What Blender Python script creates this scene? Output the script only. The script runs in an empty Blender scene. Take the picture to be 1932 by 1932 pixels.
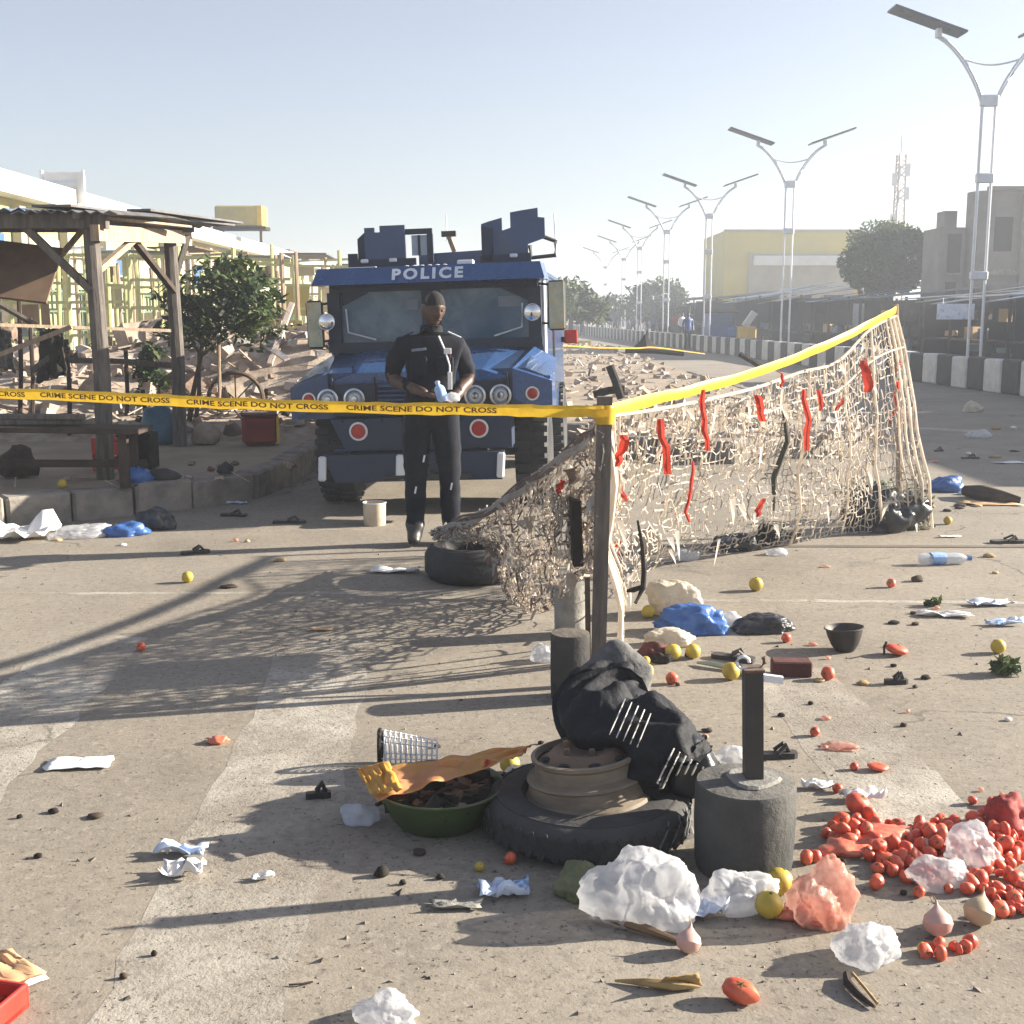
import bpy, bmesh, math, random
from mathutils import Vector, Matrix, Euler, noise
R = math.radians
random.seed(7)
SC = bpy.context.scene
COL = SC.collection

# ------------------------------------------------------------------ camera
F = 2287.0; PITCH = math.atan(371/2287); CH = 1.6
cd = bpy.data.cameras.new('camera'); cam = bpy.data.objects.new('camera', cd); COL.objects.link(cam)
cam.location = (0, 0, CH); cam.rotation_euler = (R(90)-PITCH, 0, 0)
cd.sensor_width = 36; cd.lens = 36*F/1932; cd.clip_start = .05; cd.clip_end = 3000
SC.camera = cam
# ------------------------------------------------------------------ light
SUN_EL = 20.0; SUN_AZ = 12.0        # azimuth: degrees past "straight right" towards the far side
w = bpy.data.worlds.new('World'); SC.world = w; w.use_nodes = True
nt = w.node_tree; nt.nodes.clear()
so = nt.nodes.new('ShaderNodeOutputWorld'); bg = nt.nodes.new('ShaderNodeBackground')
sky = nt.nodes.new('ShaderNodeTexSky'); sky.sky_type = 'NISHITA'; sky.sun_disc = False
sky.sun_elevation = R(SUN_EL); sky.sun_rotation = R(90-SUN_AZ)
sky.air_density = 1.1; sky.dust_density = 1.3; sky.ozone_density = 3.0; sky.altitude = 200
bg.inputs[1].default_value = .05
hs = nt.nodes.new('ShaderNodeHueSaturation'); hs.inputs['Saturation'].default_value = .60; hs.inputs['Hue'].default_value = .515
nt.links.new(sky.outputs[0], hs.inputs['Color']); nt.links.new(hs.outputs[0], bg.inputs[0]); nt.links.new(bg.outputs[0], so.inputs[0])
sl = bpy.data.lights.new('sun', 'SUN'); sl.energy = 5.0; sl.angle = R(.5); sl.color = (1, .91, .77)
sun = bpy.data.objects.new('sun', sl); COL.objects.link(sun)
sd = Vector((math.cos(R(SUN_AZ))*math.cos(R(SUN_EL)), math.sin(R(SUN_AZ))*math.cos(R(SUN_EL)), math.sin(R(SUN_EL))))
sun.rotation_euler = sd.to_track_quat('Z', 'Y').to_euler(); sun.location = sd*60
SC.view_settings.view_transform = 'Standard'; SC.view_settings.look = 'None'
SC.view_settings.gamma = 1; SC.view_settings.use_curve_mapping = False
SC.view_settings.exposure = 1.88

# ------------------------------------------------------------------ pixel layout helpers (photo measured at 1932 px)
cp, sp = math.cos(PITCH), math.sin(PITCH)
def ray(x, y):
    u = (x-966)/F; v = (966-y)/F
    return Vector((u, cp+v*sp, -sp+v*cp))
def G(x, y, z=0.0):
    d = ray(x, y); t = (CH-z)/-d.z
    return Vector((d.x*t, d.y*t, z))
def AT(x, y, Y):
    d = ray(x, y); t = Y/d.y
    return Vector((d.x*t, Y, CH+d.z*t))
def PX(p, y):                       # metres of p pixels at ground row y
    g = G(966, y); return p*math.hypot(g.y, CH)/F

# ------------------------------------------------------------------ mesh builder
class MB:
    def __init__(s): s.v = []; s.f = []; s.m = []
    def add(s, vs, fs, m=0):
        b = len(s.v); s.v += [tuple(p) for p in vs]
        for f in fs: s.f.append([i+b for i in f]); s.m.append(m)
    def box(s, c, d, rot=None, m=0, bev=0):
        if bev:
            bm = bmesh.new(); bmesh.ops.create_cube(bm, size=1)
            bmesh.ops.scale(bm, vec=Vector(d), verts=bm.verts)
            bmesh.ops.bevel(bm, geom=bm.edges[:], offset=bev, segments=1, affect='EDGES')
            vs = [x.co.copy() for x in bm.verts]; bm.verts.index_update()
            fs = [[x.index for x in f.verts] for f in bm.faces]; bm.free()
        else:
            x, y, z = d[0]/2, d[1]/2, d[2]/2
            vs = [Vector(p) for p in ((-x,-y,-z),(x,-y,-z),(x,y,-z),(-x,y,-z),(-x,-y,z),(x,-y,z),(x,y,z),(-x,y,z))]
            fs = [(0,3,2,1),(4,5,6,7),(0,1,5,4),(1,2,6,5),(2,3,7,6),(3,0,4,7)]
        if rot is not None: vs = [rot@p for p in vs]
        c = Vector(c); s.add([p+c for p in vs], fs, m); return s
    def bar(s, a, b, wd, th=None, m=0, up=(0,0,1)):
        a, b = Vector(a), Vector(b); th = th or wd
        z = (b-a); L = z.length; z = z/L; up = Vector(up)
        if abs(z.dot(up)) > .98: up = Vector((0,1,0))
        x = up.cross(z).normalized(); y = z.cross(x)
        s.box((a+b)/2, (wd, th, L), Matrix((x, y, z)).transposed(), m); return s
    def tube(s, pts, r, n=6, m=0, cap=True, closed=False):
        pts = [Vector(p) for p in pts]; k = len(pts); vs = []; fs = []
        rr = r if isinstance(r, (list, tuple)) else [r]*k
        ref = Vector((.13, .21, .97)).normalized()
        for i, p in enumerate(pts):
            if closed: t = pts[(i+1)%k]-pts[i-1]
            else: t = pts[min(i+1, k-1)]-pts[max(i-1, 0)]
            if t.length < 1e-9: t = Vector((0,0,1))
            t.normalize(); q = ref if abs(t.dot(ref)) < .9 else Vector((1,0,0))
            x = q.cross(t).normalized(); y = t.cross(x)
            for j in range(n):
                a = 2*math.pi*j/n; vs.append(p+(x*math.cos(a)+y*math.sin(a))*rr[i])
        for i in range(k if closed else k-1):
            i2 = (i+1)%k
            for j in range(n): fs.append((i*n+j, i*n+(j+1)%n, i2*n+(j+1)%n, i2*n+j))
        if cap and not closed: fs += [tuple(range(n))[::-1], tuple(range((k-1)*n, k*n))]
        s.add(vs, fs, m); return s
    def lathe(s, prof, n=24, c=(0,0,0), rot=None, m=0, ang=2*math.pi, wob=0):
        vs = []; fs = []; k = len(prof); c = Vector(c)
        full = abs(ang-2*math.pi) < 1e-6; cols = n if full else n+1
        for j in range(cols):
            a = ang*j/n; wq = 1+wob*math.sin(3*a+1)
            for r, z in prof:
                p = Vector((r*wq*math.cos(a), r*wq*math.sin(a), z))
                if rot is not None: p = rot@p
                vs.append(p+c)
        for j in range(n):
            j2 = (j+1)%cols
            for i in range(k-1): fs.append((j*k+i, j2*k+i, j2*k+i+1, j*k+i+1))
        s.add(vs, fs, m); return s
    def ball(s, c, r, n=12, k=8, sc=(1,1,1), rot=None, m=0):
        vs = []; fs = []; c = Vector(c)
        for i in range(k+1):
            th = math.pi*i/k
            for j in range(n):
                a = 2*math.pi*j/n
                p = Vector((math.sin(th)*math.cos(a)*r*sc[0], math.sin(th)*math.sin(a)*r*sc[1], math.cos(th)*r*sc[2]))
                if rot is not None: p = rot@p
                vs.append(p+c)
        for i in range(k):
            for j in range(n): fs.append((i*n+j, (i+1)*n+j, (i+1)*n+(j+1)%n, i*n+(j+1)%n))
        s.add(vs, fs, m); return s
    def prism(s, poly, y0, y1, m=0):       # poly in XZ extruded along y
        k = len(poly); vs = [(x, y0, z) for x, z in poly]+[(x, y1, z) for x, z in poly]
        fs = [tuple(range(k)), tuple(range(2*k-1, k-1, -1))]
        for i in range(k): j = (i+1)%k; fs.append((i, i+k, j+k, j))
        s.add(vs, fs, m); return s
    def flat(s, poly, z0, z1, m=0):        # poly in XY extruded along z
        k = len(poly); vs = [(p[0], p[1], z0) for p in poly]+[(p[0], p[1], z1) for p in poly]
        fs = [tuple(range(k-1, -1, -1)), tuple(range(k, 2*k))]
        for i in range(k): j = (i+1)%k; fs.append((i, j, j+k, i+k))
        s.add(vs, fs, m); return s
    def grid(s, P, m=0, th=0):
        a, b = len(P), len(P[0])
        vs = [p for row in P for p in row]
        fs = [(i*b+j, i*b+j+1, (i+1)*b+j+1, (i+1)*b+j) for i in range(a-1) for j in range(b-1)]
        s.add(vs, fs, m); return s
    def build(s, name, mats, parent=None, smooth=False, loc=None, ang=38):
        me = bpy.data.meshes.new(name); me.from_pydata(s.v, [], s.f); me.validate(verbose=False)
        for mm in (mats if isinstance(mats, (list, tuple)) else [mats]): me.materials.append(mm)
        if len(me.polygons) == len(s.m): me.polygons.foreach_set('material_index', s.m)
        bm = bmesh.new(); bm.from_mesh(me); bmesh.ops.recalc_face_normals(bm, faces=bm.faces); bm.to_mesh(me); bm.free()
        if smooth:
            me.polygons.foreach_set('use_smooth', [True]*len(me.polygons)); me.set_sharp_from_angle(angle=R(ang))
        me.update(); return link(name, me, parent, loc)
def link(name, me, parent=None, loc=None):
    o = bpy.data.objects.new(name, me); COL.objects.link(o)
    if parent: o.parent = parent
    if loc is not None: o.location = loc
    return o
def tag(o, label, cat, group=None):
    o['label'] = label; o['category'] = cat
    if group: o['group'] = group
    return o
def thing(name, label, cat, loc=(0,0,0), rz=0, group=None):
    o = bpy.data.objects.new(name, None); COL.objects.link(o); o.location = loc; o.rotation_euler = (0, 0, rz)
    o.empty_display_size = .1
    return tag(o, label, cat, group)
def struct(o): o['kind'] = 'structure'; return o
def stuff(o): o['kind'] = 'stuff'; return o
def dup(root, loc, rz=0, label=None, group=None, scale=None):
    c = root.copy(); COL.objects.link(c); c.location = loc; c.rotation_euler = (0, 0, rz) if not isinstance(rz, tuple) else rz
    if label: c['label'] = label
    if group: c['group'] = group
    if scale: c.scale = scale if isinstance(scale, tuple) else (scale,)*3
    for ch in root.children:
        d = ch.copy(); COL.objects.link(d); d.parent = c
        for g in ch.children: e = g.copy(); COL.objects.link(e); e.parent = d
    return c
def rnd(a, b): return random.uniform(a, b)
def nz(p, s=1.0, o=0.0): return noise.noise(Vector(p).to_3d()*s+Vector((o, o*1.7, o*.6)))
def ROT(x=0, y=0, z=0): return Euler((x, y, z)).to_matrix()

# ------------------------------------------------------------------ materials
MATS = {}
def mat(name, c1, c2=None, scale=8, rough=.8, bump=0, bscale=None, metal=0, thr=(.35,.65), dust=0, spec=.5,
        translucent=0, clear=0, stretch=None, detail=6, coat=0, cracks=0, c3=None, s3=1.0, t3=(.5,.62), dustc=(.34,.28,.21)):
    if name in MATS: return MATS[name]
    m = bpy.data.materials.new(name); m.use_nodes = True; n = m.node_tree; N = n.nodes; L = n.links
    b = N['Principled BSDF']; out = N['Material Output']
    c2 = c2 or tuple(x*.75 for x in c1)
    tc = N.new('ShaderNodeTexCoord'); oi = N.new('ShaderNodeObjectInfo')
    ml = N.new('ShaderNodeMath'); ml.operation = 'MULTIPLY'; ml.inputs[1].default_value = 53.0
    L.new(oi.outputs['Random'], ml.inputs[0])
    va = N.new('ShaderNodeVectorMath'); va.operation = 'ADD'
    L.new(tc.outputs['Object'], va.inputs[0]); L.new(ml.outputs[0], va.inputs[1])
    vec = va.outputs[0]
    if stretch:
        vm = N.new('ShaderNodeVectorMath'); vm.operation = 'MULTIPLY'; vm.inputs[1].default_value = stretch
        L.new(vec, vm.inputs[0]); vec = vm.outputs[0]
    def nzn(sc, det=detail):
        t = N.new('ShaderNodeTexNoise'); t.inputs['Scale'].default_value = sc; t.inputs['Detail'].default_value = det
        t.inputs['Roughness'].default_value = .62; L.new(vec, t.inputs['Vector']); return t.outputs[0]
    def ramp(src, a, bb):
        r = N.new('ShaderNodeMapRange'); r.inputs[1].default_value = a; r.inputs[2].default_value = bb
        L.new(src, r.inputs[0]); return r.outputs[0]
    def mix(fac, A, B):
        x = N.new('ShaderNodeMix'); x.data_type = 'RGBA'
        if isinstance(fac, float): x.inputs[0].default_value = fac
        else: L.new(fac, x.inputs[0])
        for i, q in ((6, A), (7, B)):
            if isinstance(q, tuple): x.inputs[i].default_value = (*q, 1)
            else: L.new(q, x.inputs[i])
        return x.outputs[2]
    n1 = nzn(scale); col = mix(ramp(n1, *thr), c1, c2)
    if c3: col = mix(ramp(nzn(s3), *t3), col, c3)
    if dust:
        ge = N.new('ShaderNodeNewGeometry'); sx = N.new('ShaderNodeSeparateXYZ'); L.new(ge.outputs['Normal'], sx.inputs[0])
        mz = ramp(sx.outputs[2], -.05, .9); mm = N.new('ShaderNodeMath'); mm.operation = 'MULTIPLY'
        L.new(mz, mm.inputs[0]); L.new(ramp(nzn(scale*.6), .25, .8), mm.inputs[1])
        m2 = N.new('ShaderNodeMath'); m2.operation = 'MULTIPLY'; m2.inputs[1].default_value = dust; L.new(mm.outputs[0], m2.inputs[0])
        col = mix(m2.outputs[0], col, dustc)
    if cracks:
        wn = N.new('ShaderNodeTexNoise'); wn.inputs['Scale'].default_value = 2.2; wn.inputs['Detail'].default_value = 5; L.new(vec, wn.inputs['Vector'])
        wm = N.new('ShaderNodeVectorMath'); wm.operation = 'SCALE'; wm.inputs[3].default_value = .55; L.new(wn.outputs[1], wm.inputs[0])
        wa_ = N.new('ShaderNodeVectorMath'); wa_.operation = 'ADD'; L.new(vec, wa_.inputs[0]); L.new(wm.outputs[0], wa_.inputs[1])
        vo = N.new('ShaderNodeTexVoronoi'); vo.feature = 'DISTANCE_TO_EDGE'; vo.inputs['Scale'].default_value = .55; L.new(wa_.outputs[0], vo.inputs['Vector'])
        r1 = ramp(vo.outputs[0], .010, .002); r2 = ramp(nzn(.7), .50, .60); mu = N.new('ShaderNodeMath'); mu.operation = 'MULTIPLY'; L.new(r1, mu.inputs[0]); L.new(r2, mu.inputs[1])
        mu2 = N.new('ShaderNodeMath'); mu2.operation = 'MULTIPLY'; mu2.inputs[1].default_value = cracks; L.new(mu.outputs[0], mu2.inputs[0]); col = mix(mu2.outputs[0], col, (.07,.06,.05))
        g1 = N.new('ShaderNodeMath'); g1.operation = 'MULTIPLY'; g1.inputs[1].default_value = .45; L.new(ramp(nzn(24, 5), .48, .72), g1.inputs[0]); col = mix(g1.outputs[0], col, (.10,.088,.075)); col = mix(ramp(nzn(60, 2), .61, .70), col, (.12,.10,.085)); g2 = N.new('ShaderNodeMath'); g2.operation = 'MULTIPLY'; g2.inputs[1].default_value = .5; L.new(ramp(nzn(38, 3), .56, .70), g2.inputs[0]); col = mix(g2.outputs[0], col, (.36,.33,.28)); st1 = ramp(nzn(.9, 8), .60, .74); ms_ = N.new('ShaderNodeMath'); ms_.operation = 'MULTIPLY'; ms_.inputs[1].default_value = .55; L.new(st1, ms_.inputs[0]); col = mix(ms_.outputs[0], col, (.13,.115,.10))
    L.new(col, b.inputs['Base Color'])
    b.inputs['Roughness'].default_value = rough; b.inputs['Metallic'].default_value = metal
    b.inputs['Specular IOR Level'].default_value = spec; b.inputs['Coat Weight'].default_value = coat
    rr = ramp(nzn(scale*1.7), 0, 1); ra = N.new('ShaderNodeMapRange'); ra.inputs[3].default_value = max(0, rough-.12); ra.inputs[4].default_value = min(1, rough+.12)
    L.new(rr, ra.inputs[0]); L.new(ra.outputs[0], b.inputs['Roughness'])
    if bump:
        bp = N.new('ShaderNodeBump'); bp.inputs['Strength'].default_value = bump; bp.inputs['Distance'].default_value = .02
        L.new(nzn(bscale or scale*3), bp.inputs['Height']); L.new(bp.outputs[0], b.inputs['Normal'])
    sh = b.outputs[0]
    if translucent:
        t = N.new('ShaderNodeBsdfTranslucent'); L.new(col, t.inputs[0]); ms = N.new('ShaderNodeMixShader'); ms.inputs[0].default_value = translucent
        L.new(sh, ms.inputs[1]); L.new(t.outputs[0], ms.inputs[2]); sh = ms.outputs[0]
    if clear:
        t = N.new('ShaderNodeBsdfTransparent'); ms = N.new('ShaderNodeMixShader'); ms.inputs[0].default_value = clear
        L.new(sh, ms.inputs[1]); L.new(t.outputs[0], ms.inputs[2]); sh = ms.outputs[0]
    L.new(sh, out.inputs[0])
    MATS[name] = m; return m

M_ROAD = mat('road_dust', (.268,.234,.186), (.196,.172,.140), cracks=.8, scale=1.6, rough=.92, bump=.18, bscale=90, c3=(.285,.254,.211), s3=.5, t3=(.42,.66), spec=.25)
M_PAINT = mat('worn_road_paint', (.43,.40,.345), (.29,.26,.22), cracks=.7, scale=5, rough=.85, bump=.3, bscale=80, thr=(.42,.66), c3=(.245,.215,.177), s3=1.1, t3=(.40,.62), spec=.25)
M_SAND = mat('sandy_ground', (.36,.30,.23), (.27,.22,.17), scale=1.5, rough=.95, bump=.6, bscale=14, spec=.2)
M_KERB = mat('old_kerb', (.30,.27,.23), (.17,.155,.14), scale=5, rough=.9, bump=.4, bscale=25, spec=.25)
M_CONC = mat('grey_concrete', (.30,.29,.26), (.17,.165,.15), scale=7, rough=.9, bump=.4, bscale=40, spec=.25)
M_CONCD = mat('dark_concrete', (.05,.05,.05), (.028,.028,.03), scale=6, rough=.9, bump=.4, bscale=40, dust=.55, spec=.25)
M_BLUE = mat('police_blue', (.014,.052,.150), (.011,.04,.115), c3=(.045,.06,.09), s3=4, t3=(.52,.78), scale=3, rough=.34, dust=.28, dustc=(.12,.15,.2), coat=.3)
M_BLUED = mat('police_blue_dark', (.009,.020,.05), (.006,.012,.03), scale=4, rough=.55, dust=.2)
M_LITBLUE = mat('skylit_blue', (.028,.085,.235), (.022,.066,.185), scale=3, rough=.28, dust=.2, dustc=(.12,.15,.2), coat=.3)  # police blue made lighter where the bodywork catches sky light
M_BLACK = mat('black_paint', (.012,.012,.014), (.02,.02,.022), scale=6, rough=.6, dust=.3)
M_RUB = mat('tyre_rubber', (.018,.019,.022), (.035,.035,.037), scale=9, rough=.75, bump=.25, bscale=60, dust=.18, dustc=(.2,.17,.14))
M_GLASS = mat('windscreen_glass', (.050,.115,.185), (.035,.085,.145), scale=2, rough=.14, spec=.5, coat=.3, c3=(.14,.20,.26), s3=2.2, t3=(.52,.7))
M_LENS = mat('headlight_lens', (.55,.6,.65), (.35,.4,.45), scale=30, rough=.12, spec=.9, coat=.7)
M_CHROME = mat('chrome', (.6,.62,.65), (.5,.5,.52), scale=10, rough=.22, metal=1)
M_MIRROR = mat('mirror_glass', (.8,.8,.8), (.75,.75,.75), scale=10, rough=.05, metal=1)
M_MIRD = mat('painted_reflection', (.42,.40,.30), (.26,.30,.22), scale=9, rough=.3, c3=(.42,.30,.12), s3=7, t3=(.55,.6), spec=.8)  # dapples of the reflected market are put into the colour
M_REFL = mat('red_reflector', (.45,.03,.02), (.3,.02,.015), scale=40, rough=.3)
M_REDL = mat('red_lamp', (.6,.06,.03), (.45,.04,.02), scale=10, rough=.35, translucent=.3)
M_WHITE = mat('white_paint', (.75,.76,.78), (.62,.63,.66), scale=7, rough=.5)
M_LETTER = mat('lettering_white', (.7,.74,.82), (.55,.6,.7), scale=12, rough=.5)
M_RUST = mat('rusty_steel', (.15,.085,.05), (.06,.04,.03), scale=8, rough=.8, bump=.3, dust=.4)
M_RIM = mat('dusty_wheel_rim', (.22,.175,.125), (.12,.095,.07), scale=7, rough=.7, bump=.2, dust=.3, stretch=(1,1,4))
M_WOOD = mat('grey_wood', (.17,.15,.13), (.085,.075,.07), scale=5, rough=.9, bump=.4, stretch=(6,6,.8), spec=.2)
M_WOODL = mat('pale_wood', (.42,.33,.24), (.27,.2,.14), scale=5, rough=.9, bump=.4, stretch=(6,6,.8), spec=.2)
M_WOODD = mat('dark_wood', (.075,.055,.042), (.04,.03,.025), scale=5, rough=.9, bump=.4, spec=.2)
M_NET = mat('pale_netting', (.78,.72,.64), (.62,.56,.49), scale=3, rough=.9, spec=.15, translucent=.5)
M_NETG = mat('grey_netting', (.40,.38,.36), (.25,.23,.22), scale=5, rough=.9, spec=.15)
M_REDC = mat('red_cloth', (.55,.06,.035), (.36,.035,.02), scale=12, rough=.9, spec=.2, translucent=.35)
M_TAPE = mat('yellow_tape', (.80,.53,.04), (.68,.42,.025), scale=20, rough=.4, translucent=.3)
M_TAPET = mat('tape_lettering', (.10,.035,.01), (.07,.03,.01), scale=20, rough=.5)
M_TOM = mat('tomato_skin', (.66,.15,.065), (.50,.045,.022), scale=.55, thr=(.3,.7), rough=.45, coat=.15, detail=3)
M_TOMF = mat('tomato_flesh', (.62,.22,.12), (.50,.09,.05), scale=30, rough=.4, coat=.3)
M_STEM = mat('green_stem', (.08,.13,.03), (.05,.08,.02), scale=20, rough=.8)
M_CIT = mat('yellow_fruit_skin', (.55,.40,.045), (.36,.27,.04), scale=9, rough=.5, bump=.1, bscale=120)
M_ONI = mat('onion_skin', (.52,.34,.29), (.42,.22,.2), scale=7, rough=.45)
M_ONIB = mat('beige_onion_skin', (.50,.39,.24), (.36,.27,.18), scale=9, rough=.5)
M_BAG = mat('white_plastic', (.80,.80,.81), (.62,.64,.68), scale=14, rough=.2, translucent=.5, clear=.32, bump=.3, bscale=40)
M_BAGC = mat('cream_plastic', (.70,.64,.53), (.56,.50,.40), scale=9, rough=.4, translucent=.35, bump=.4, bscale=22)
M_CLEARP = mat('clear_plastic', (.62,.66,.72), (.5,.55,.63), scale=12, rough=.2, translucent=.2, clear=.4)
M_BAGP = mat('pink_plastic', (.72,.48,.40), (.60,.22,.15), scale=9, rough=.3, translucent=.45, clear=.35, bump=.4, bscale=22)
M_BAGB = mat('blue_plastic', (.08,.2,.52), (.05,.12,.34), scale=7, rough=.35, translucent=.2, bump=.4, bscale=22)
M_BAGK = mat('black_plastic', (.01,.012,.016), (.022,.024,.03), scale=7, rough=.38, bump=.35, bscale=18, coat=.1)
M_CLOTHG = mat('grey_cloth', (.17,.165,.16), (.07,.07,.07), scale=16, rough=.9, bump=.4, spec=.2)
M_PAPER = mat('white_paper', (.78,.77,.74), (.68,.67,.66), scale=6, rough=.8, spec=.2)
M_PAPERB = mat('bluish_paper', (.62,.68,.78), (.45,.52,.66), scale=8, rough=.7, spec=.2, c3=(.2,.33,.6), s3=9, t3=(.58,.62))
M_CARD = mat('cardboard', (.62,.42,.23), (.52,.34,.19), scale=5, rough=.9, spec=.2)
M_REDP = mat('red_plastic', (.5,.045,.03), (.4,.03,.02), scale=8, rough=.4)
M_ORANGEP = mat('orange_sheet', (.86,.48,.27), (.80,.52,.14), scale=8, rough=.45, translucent=.6, c3=(.58,.10,.06), s3=10, t3=(.6,.66), bump=.3)
M_GREENP = mat('green_plastic', (.045,.075,.022), (.03,.05,.016), scale=5, rough=.45, dust=.15)
M_STRAW = mat('dry_husk', (.46,.33,.15), (.33,.22,.1), scale=14, rough=.85, stretch=(1,6,1), translucent=.2)
M_LEAF1 = mat('dark_leaf', (.025,.05,.013), (.035,.065,.017), scale=3, rough=.65, translucent=.25)
M_LEAF2 = mat('mid_leaf', (.055,.095,.022), (.075,.12,.03), scale=3, rough=.65, translucent=.3)
M_LEAF3 = mat('olive_leaf', (.09,.11,.03), (.12,.13,.04), scale=3, rough=.65, translucent=.3)
M_BARK = mat('bark', (.14,.105,.075), (.08,.06,.045), scale=9, rough=.95, bump=.5, spec=.2)
M_TIN = mat('old_tin', (.17,.17,.175), (.10,.10,.105), scale=3, rough=.55, metal=.3, c3=(.13,.08,.05), s3=2, t3=(.55,.7))
M_TINB = mat('bluish_tin', (.16,.23,.32), (.11,.15,.2), scale=3, rough=.5, metal=.2)
M_ROOFW = mat('white_fascia', (.72,.71,.68), (.64,.63,.60), scale=2, rough=.7)
M_ROOFB = mat('blue_roof', (.14,.24,.46), (.11,.19,.38), scale=2, rough=.55)
M_WALLY = mat('yellow_green_wall', (.36,.36,.19), (.30,.31,.18), scale=1, rough=.9, c3=(.42,.34,.11), s3=.8, t3=(.5,.62), spec=.2)
M_WALLC = mat('cream_wall', (.42,.38,.29), (.34,.31,.25), scale=1, rough=.9, spec=.2)
M_WALLG = mat('grey_plaster', (.25,.23,.21), (.18,.17,.16), scale=.8, rough=.9, spec=.2, c3=(.13,.125,.12), s3=.5, t3=(.5,.72))
M_YELB = mat('yellow_cladding', (.56,.45,.07), (.48,.39,.07), scale=.4, rough=.7, spec=.3)
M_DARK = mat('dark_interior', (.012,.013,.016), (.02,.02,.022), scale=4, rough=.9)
M_GREENF = mat('green_frame', (.10,.18,.10), (.08,.14,.08), scale=6, rough=.6)
M_STEEL = mat('galvanised_steel', (.72,.74,.78), (.62,.65,.70), scale=4, rough=.5, metal=.1)
M_SOLAR = mat('solar_panel', (.06,.075,.10), (.045,.055,.075), scale=4, rough=.3)
M_KBLK = mat('barrier_black', (.045,.047,.052), (.03,.03,.034), scale=4, rough=.8, dust=.3)
M_KWHT = mat('barrier_white', (.62,.62,.6), (.45,.45,.45), scale=4, rough=.8)
M_SKIN = mat('dark_skin', (.085,.044,.028), (.06,.032,.02), scale=20, rough=.5)
M_UNI = mat('navy_uniform', (.004,.0055,.011), (.009,.011,.019), scale=14, rough=.85, bump=.3, bscale=14, spec=.25)
M_BOOT = mat('black_leather', (.008,.008,.009), (.014,.014,.015), scale=9, rough=.45, dust=.25)
M_HAIR = mat('black_hair', (.006,.006,.006), (.012,.011,.01), scale=60, rough=.9, bump=.4)
M_YELP = mat('yellow_plastic', (.72,.46,.06), (.6,.38,.05), scale=5, rough=.5)
M_TUKB = mat('tricycle_blue', (.03,.08,.28), (.02,.06,.2), scale=5, rough=.5)
M_TARPT = mat('teal_tarp', (.02,.06,.07), (.015,.04,.05), scale=3, rough=.7)
M_SHEETB = mat('teal_blue_plastic', (.06,.16,.24), (.04,.1,.16), scale=5, rough=.5)
M_RUB1 = mat('pale_rubble', (.46,.39,.32), (.28,.22,.175), scale=5, rough=.95, bump=.5, spec=.15)
M_RUB2 = mat('brown_rubble', (.24,.17,.13), (.14,.10,.08), scale=5, rough=.95, bump=.5, spec=.15)
M_RUB3 = mat('pinkish_rubble', (.50,.42,.36), (.40,.32,.27), scale=5, rough=.95, bump=.5, spec=.15)
M_RUB4 = mat('grey_rubble', (.46,.43,.40), (.32,.30,.28), scale=5, rough=.95, bump=.5, spec=.15)
M_CHAR = mat('charred_wood', (.02,.018,.017), (.04,.035,.03), scale=9, rough=.95, bump=.5, spec=.15)
M_DRED = mat('dark_red_brick', (.11,.025,.02), (.06,.015,.013), scale=12, rough=.85, bump=.3)
M_MAST = mat('mast_steel', (.42,.36,.34), (.36,.32,.31), scale=4, rough=.6)

# ================================================================== GROUND, LOT, KERBS, MARKINGS
g = MB(); g.add([(-420,-60,0),(420,-60,0),(420,560,0),(-420,560,0)], [(0,1,2,3)])
struct(g.build('road', M_ROAD))
LOT = [(-16,-1.43),(-6,7.19),(-3.83,9.06),(-2.66,10.03),(-2.25,10.6),(-2.1,11.5),(-2.0,15.6),(1.0,15.6),(1.2,13.7),(2.4,13.1),(3.6,14.0),(4.3,16),(4.6,20),(4.4,40),(3.6,62),(-16,62)]
LZ = .24
def inset(poly, d):
    out = []; k = len(poly)
    for i in range(k):
        a, b, c = Vector(poly[i-1]), Vector(poly[i]), Vector(poly[(i+1)%k])
        n1 = Vector((-(b-a).y, (b-a).x)).normalized(); n2 = Vector((-(c-b).y, (c-b).x)).normalized()
        m = (n1+n2).normalized(); out.append(b+m*d/max(.4, m.dot(n1)))
    return [(p.x, p.y) for p in out]
lot = MB(); lot.flat(inset(LOT, .22), -.05, LZ-.012)
LOTO = struct(lot.build('sidewalk', M_SAND))
kst = [MB().box((0,0,0), (.49,.21,.31), bev=.018).build('kerb_stone', M_KERB, LOTO)]
kmeshes = []
for q in range(4):
    mb = MB(); mb.box((0,0,0), (.485+.0*q,.21,.31), bev=.02); mb.v = [tuple(Vector(v)+Vector((nz(v,7,q),nz(v,7,q+9),nz(v,7,q+20)))*.016) for v in mb.v]
    o = mb.build('kerb_stone', M_KERB, LOTO); kmeshes.append(o.data); bpy.data.objects.remove(o)
bpy.data.objects.remove(kst[0])
for i in range(1, 13):
    a, b = Vector(LOT[i]), Vector(LOT[i+1]); L = (b-a).length; n = max(1, round(L/.5)); d = (b-a)/L; nn = Vector((-d.y, d.x))
    for k in range(n):
        p = a+d*(k+.5)*L/n+nn*.11
        if p.y > 30: continue
        o = link('kerb_stone', random.choice(kmeshes), LOTO, (p.x+rnd(-.008,.008), p.y, LZ-.155+rnd(-.012,.012)))
        o.rotation_euler = (rnd(-.02,.02), rnd(-.015,.015), math.atan2(d.y, d.x)+rnd(-.02,.02)); o.scale = (L/n/.5, 1, 1)
yk = MB(); yk.box((-3,62.2,.16), (14,.25,.34)); yk.build('painted_kerb_edge', M_YELB, LOTO)

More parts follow.
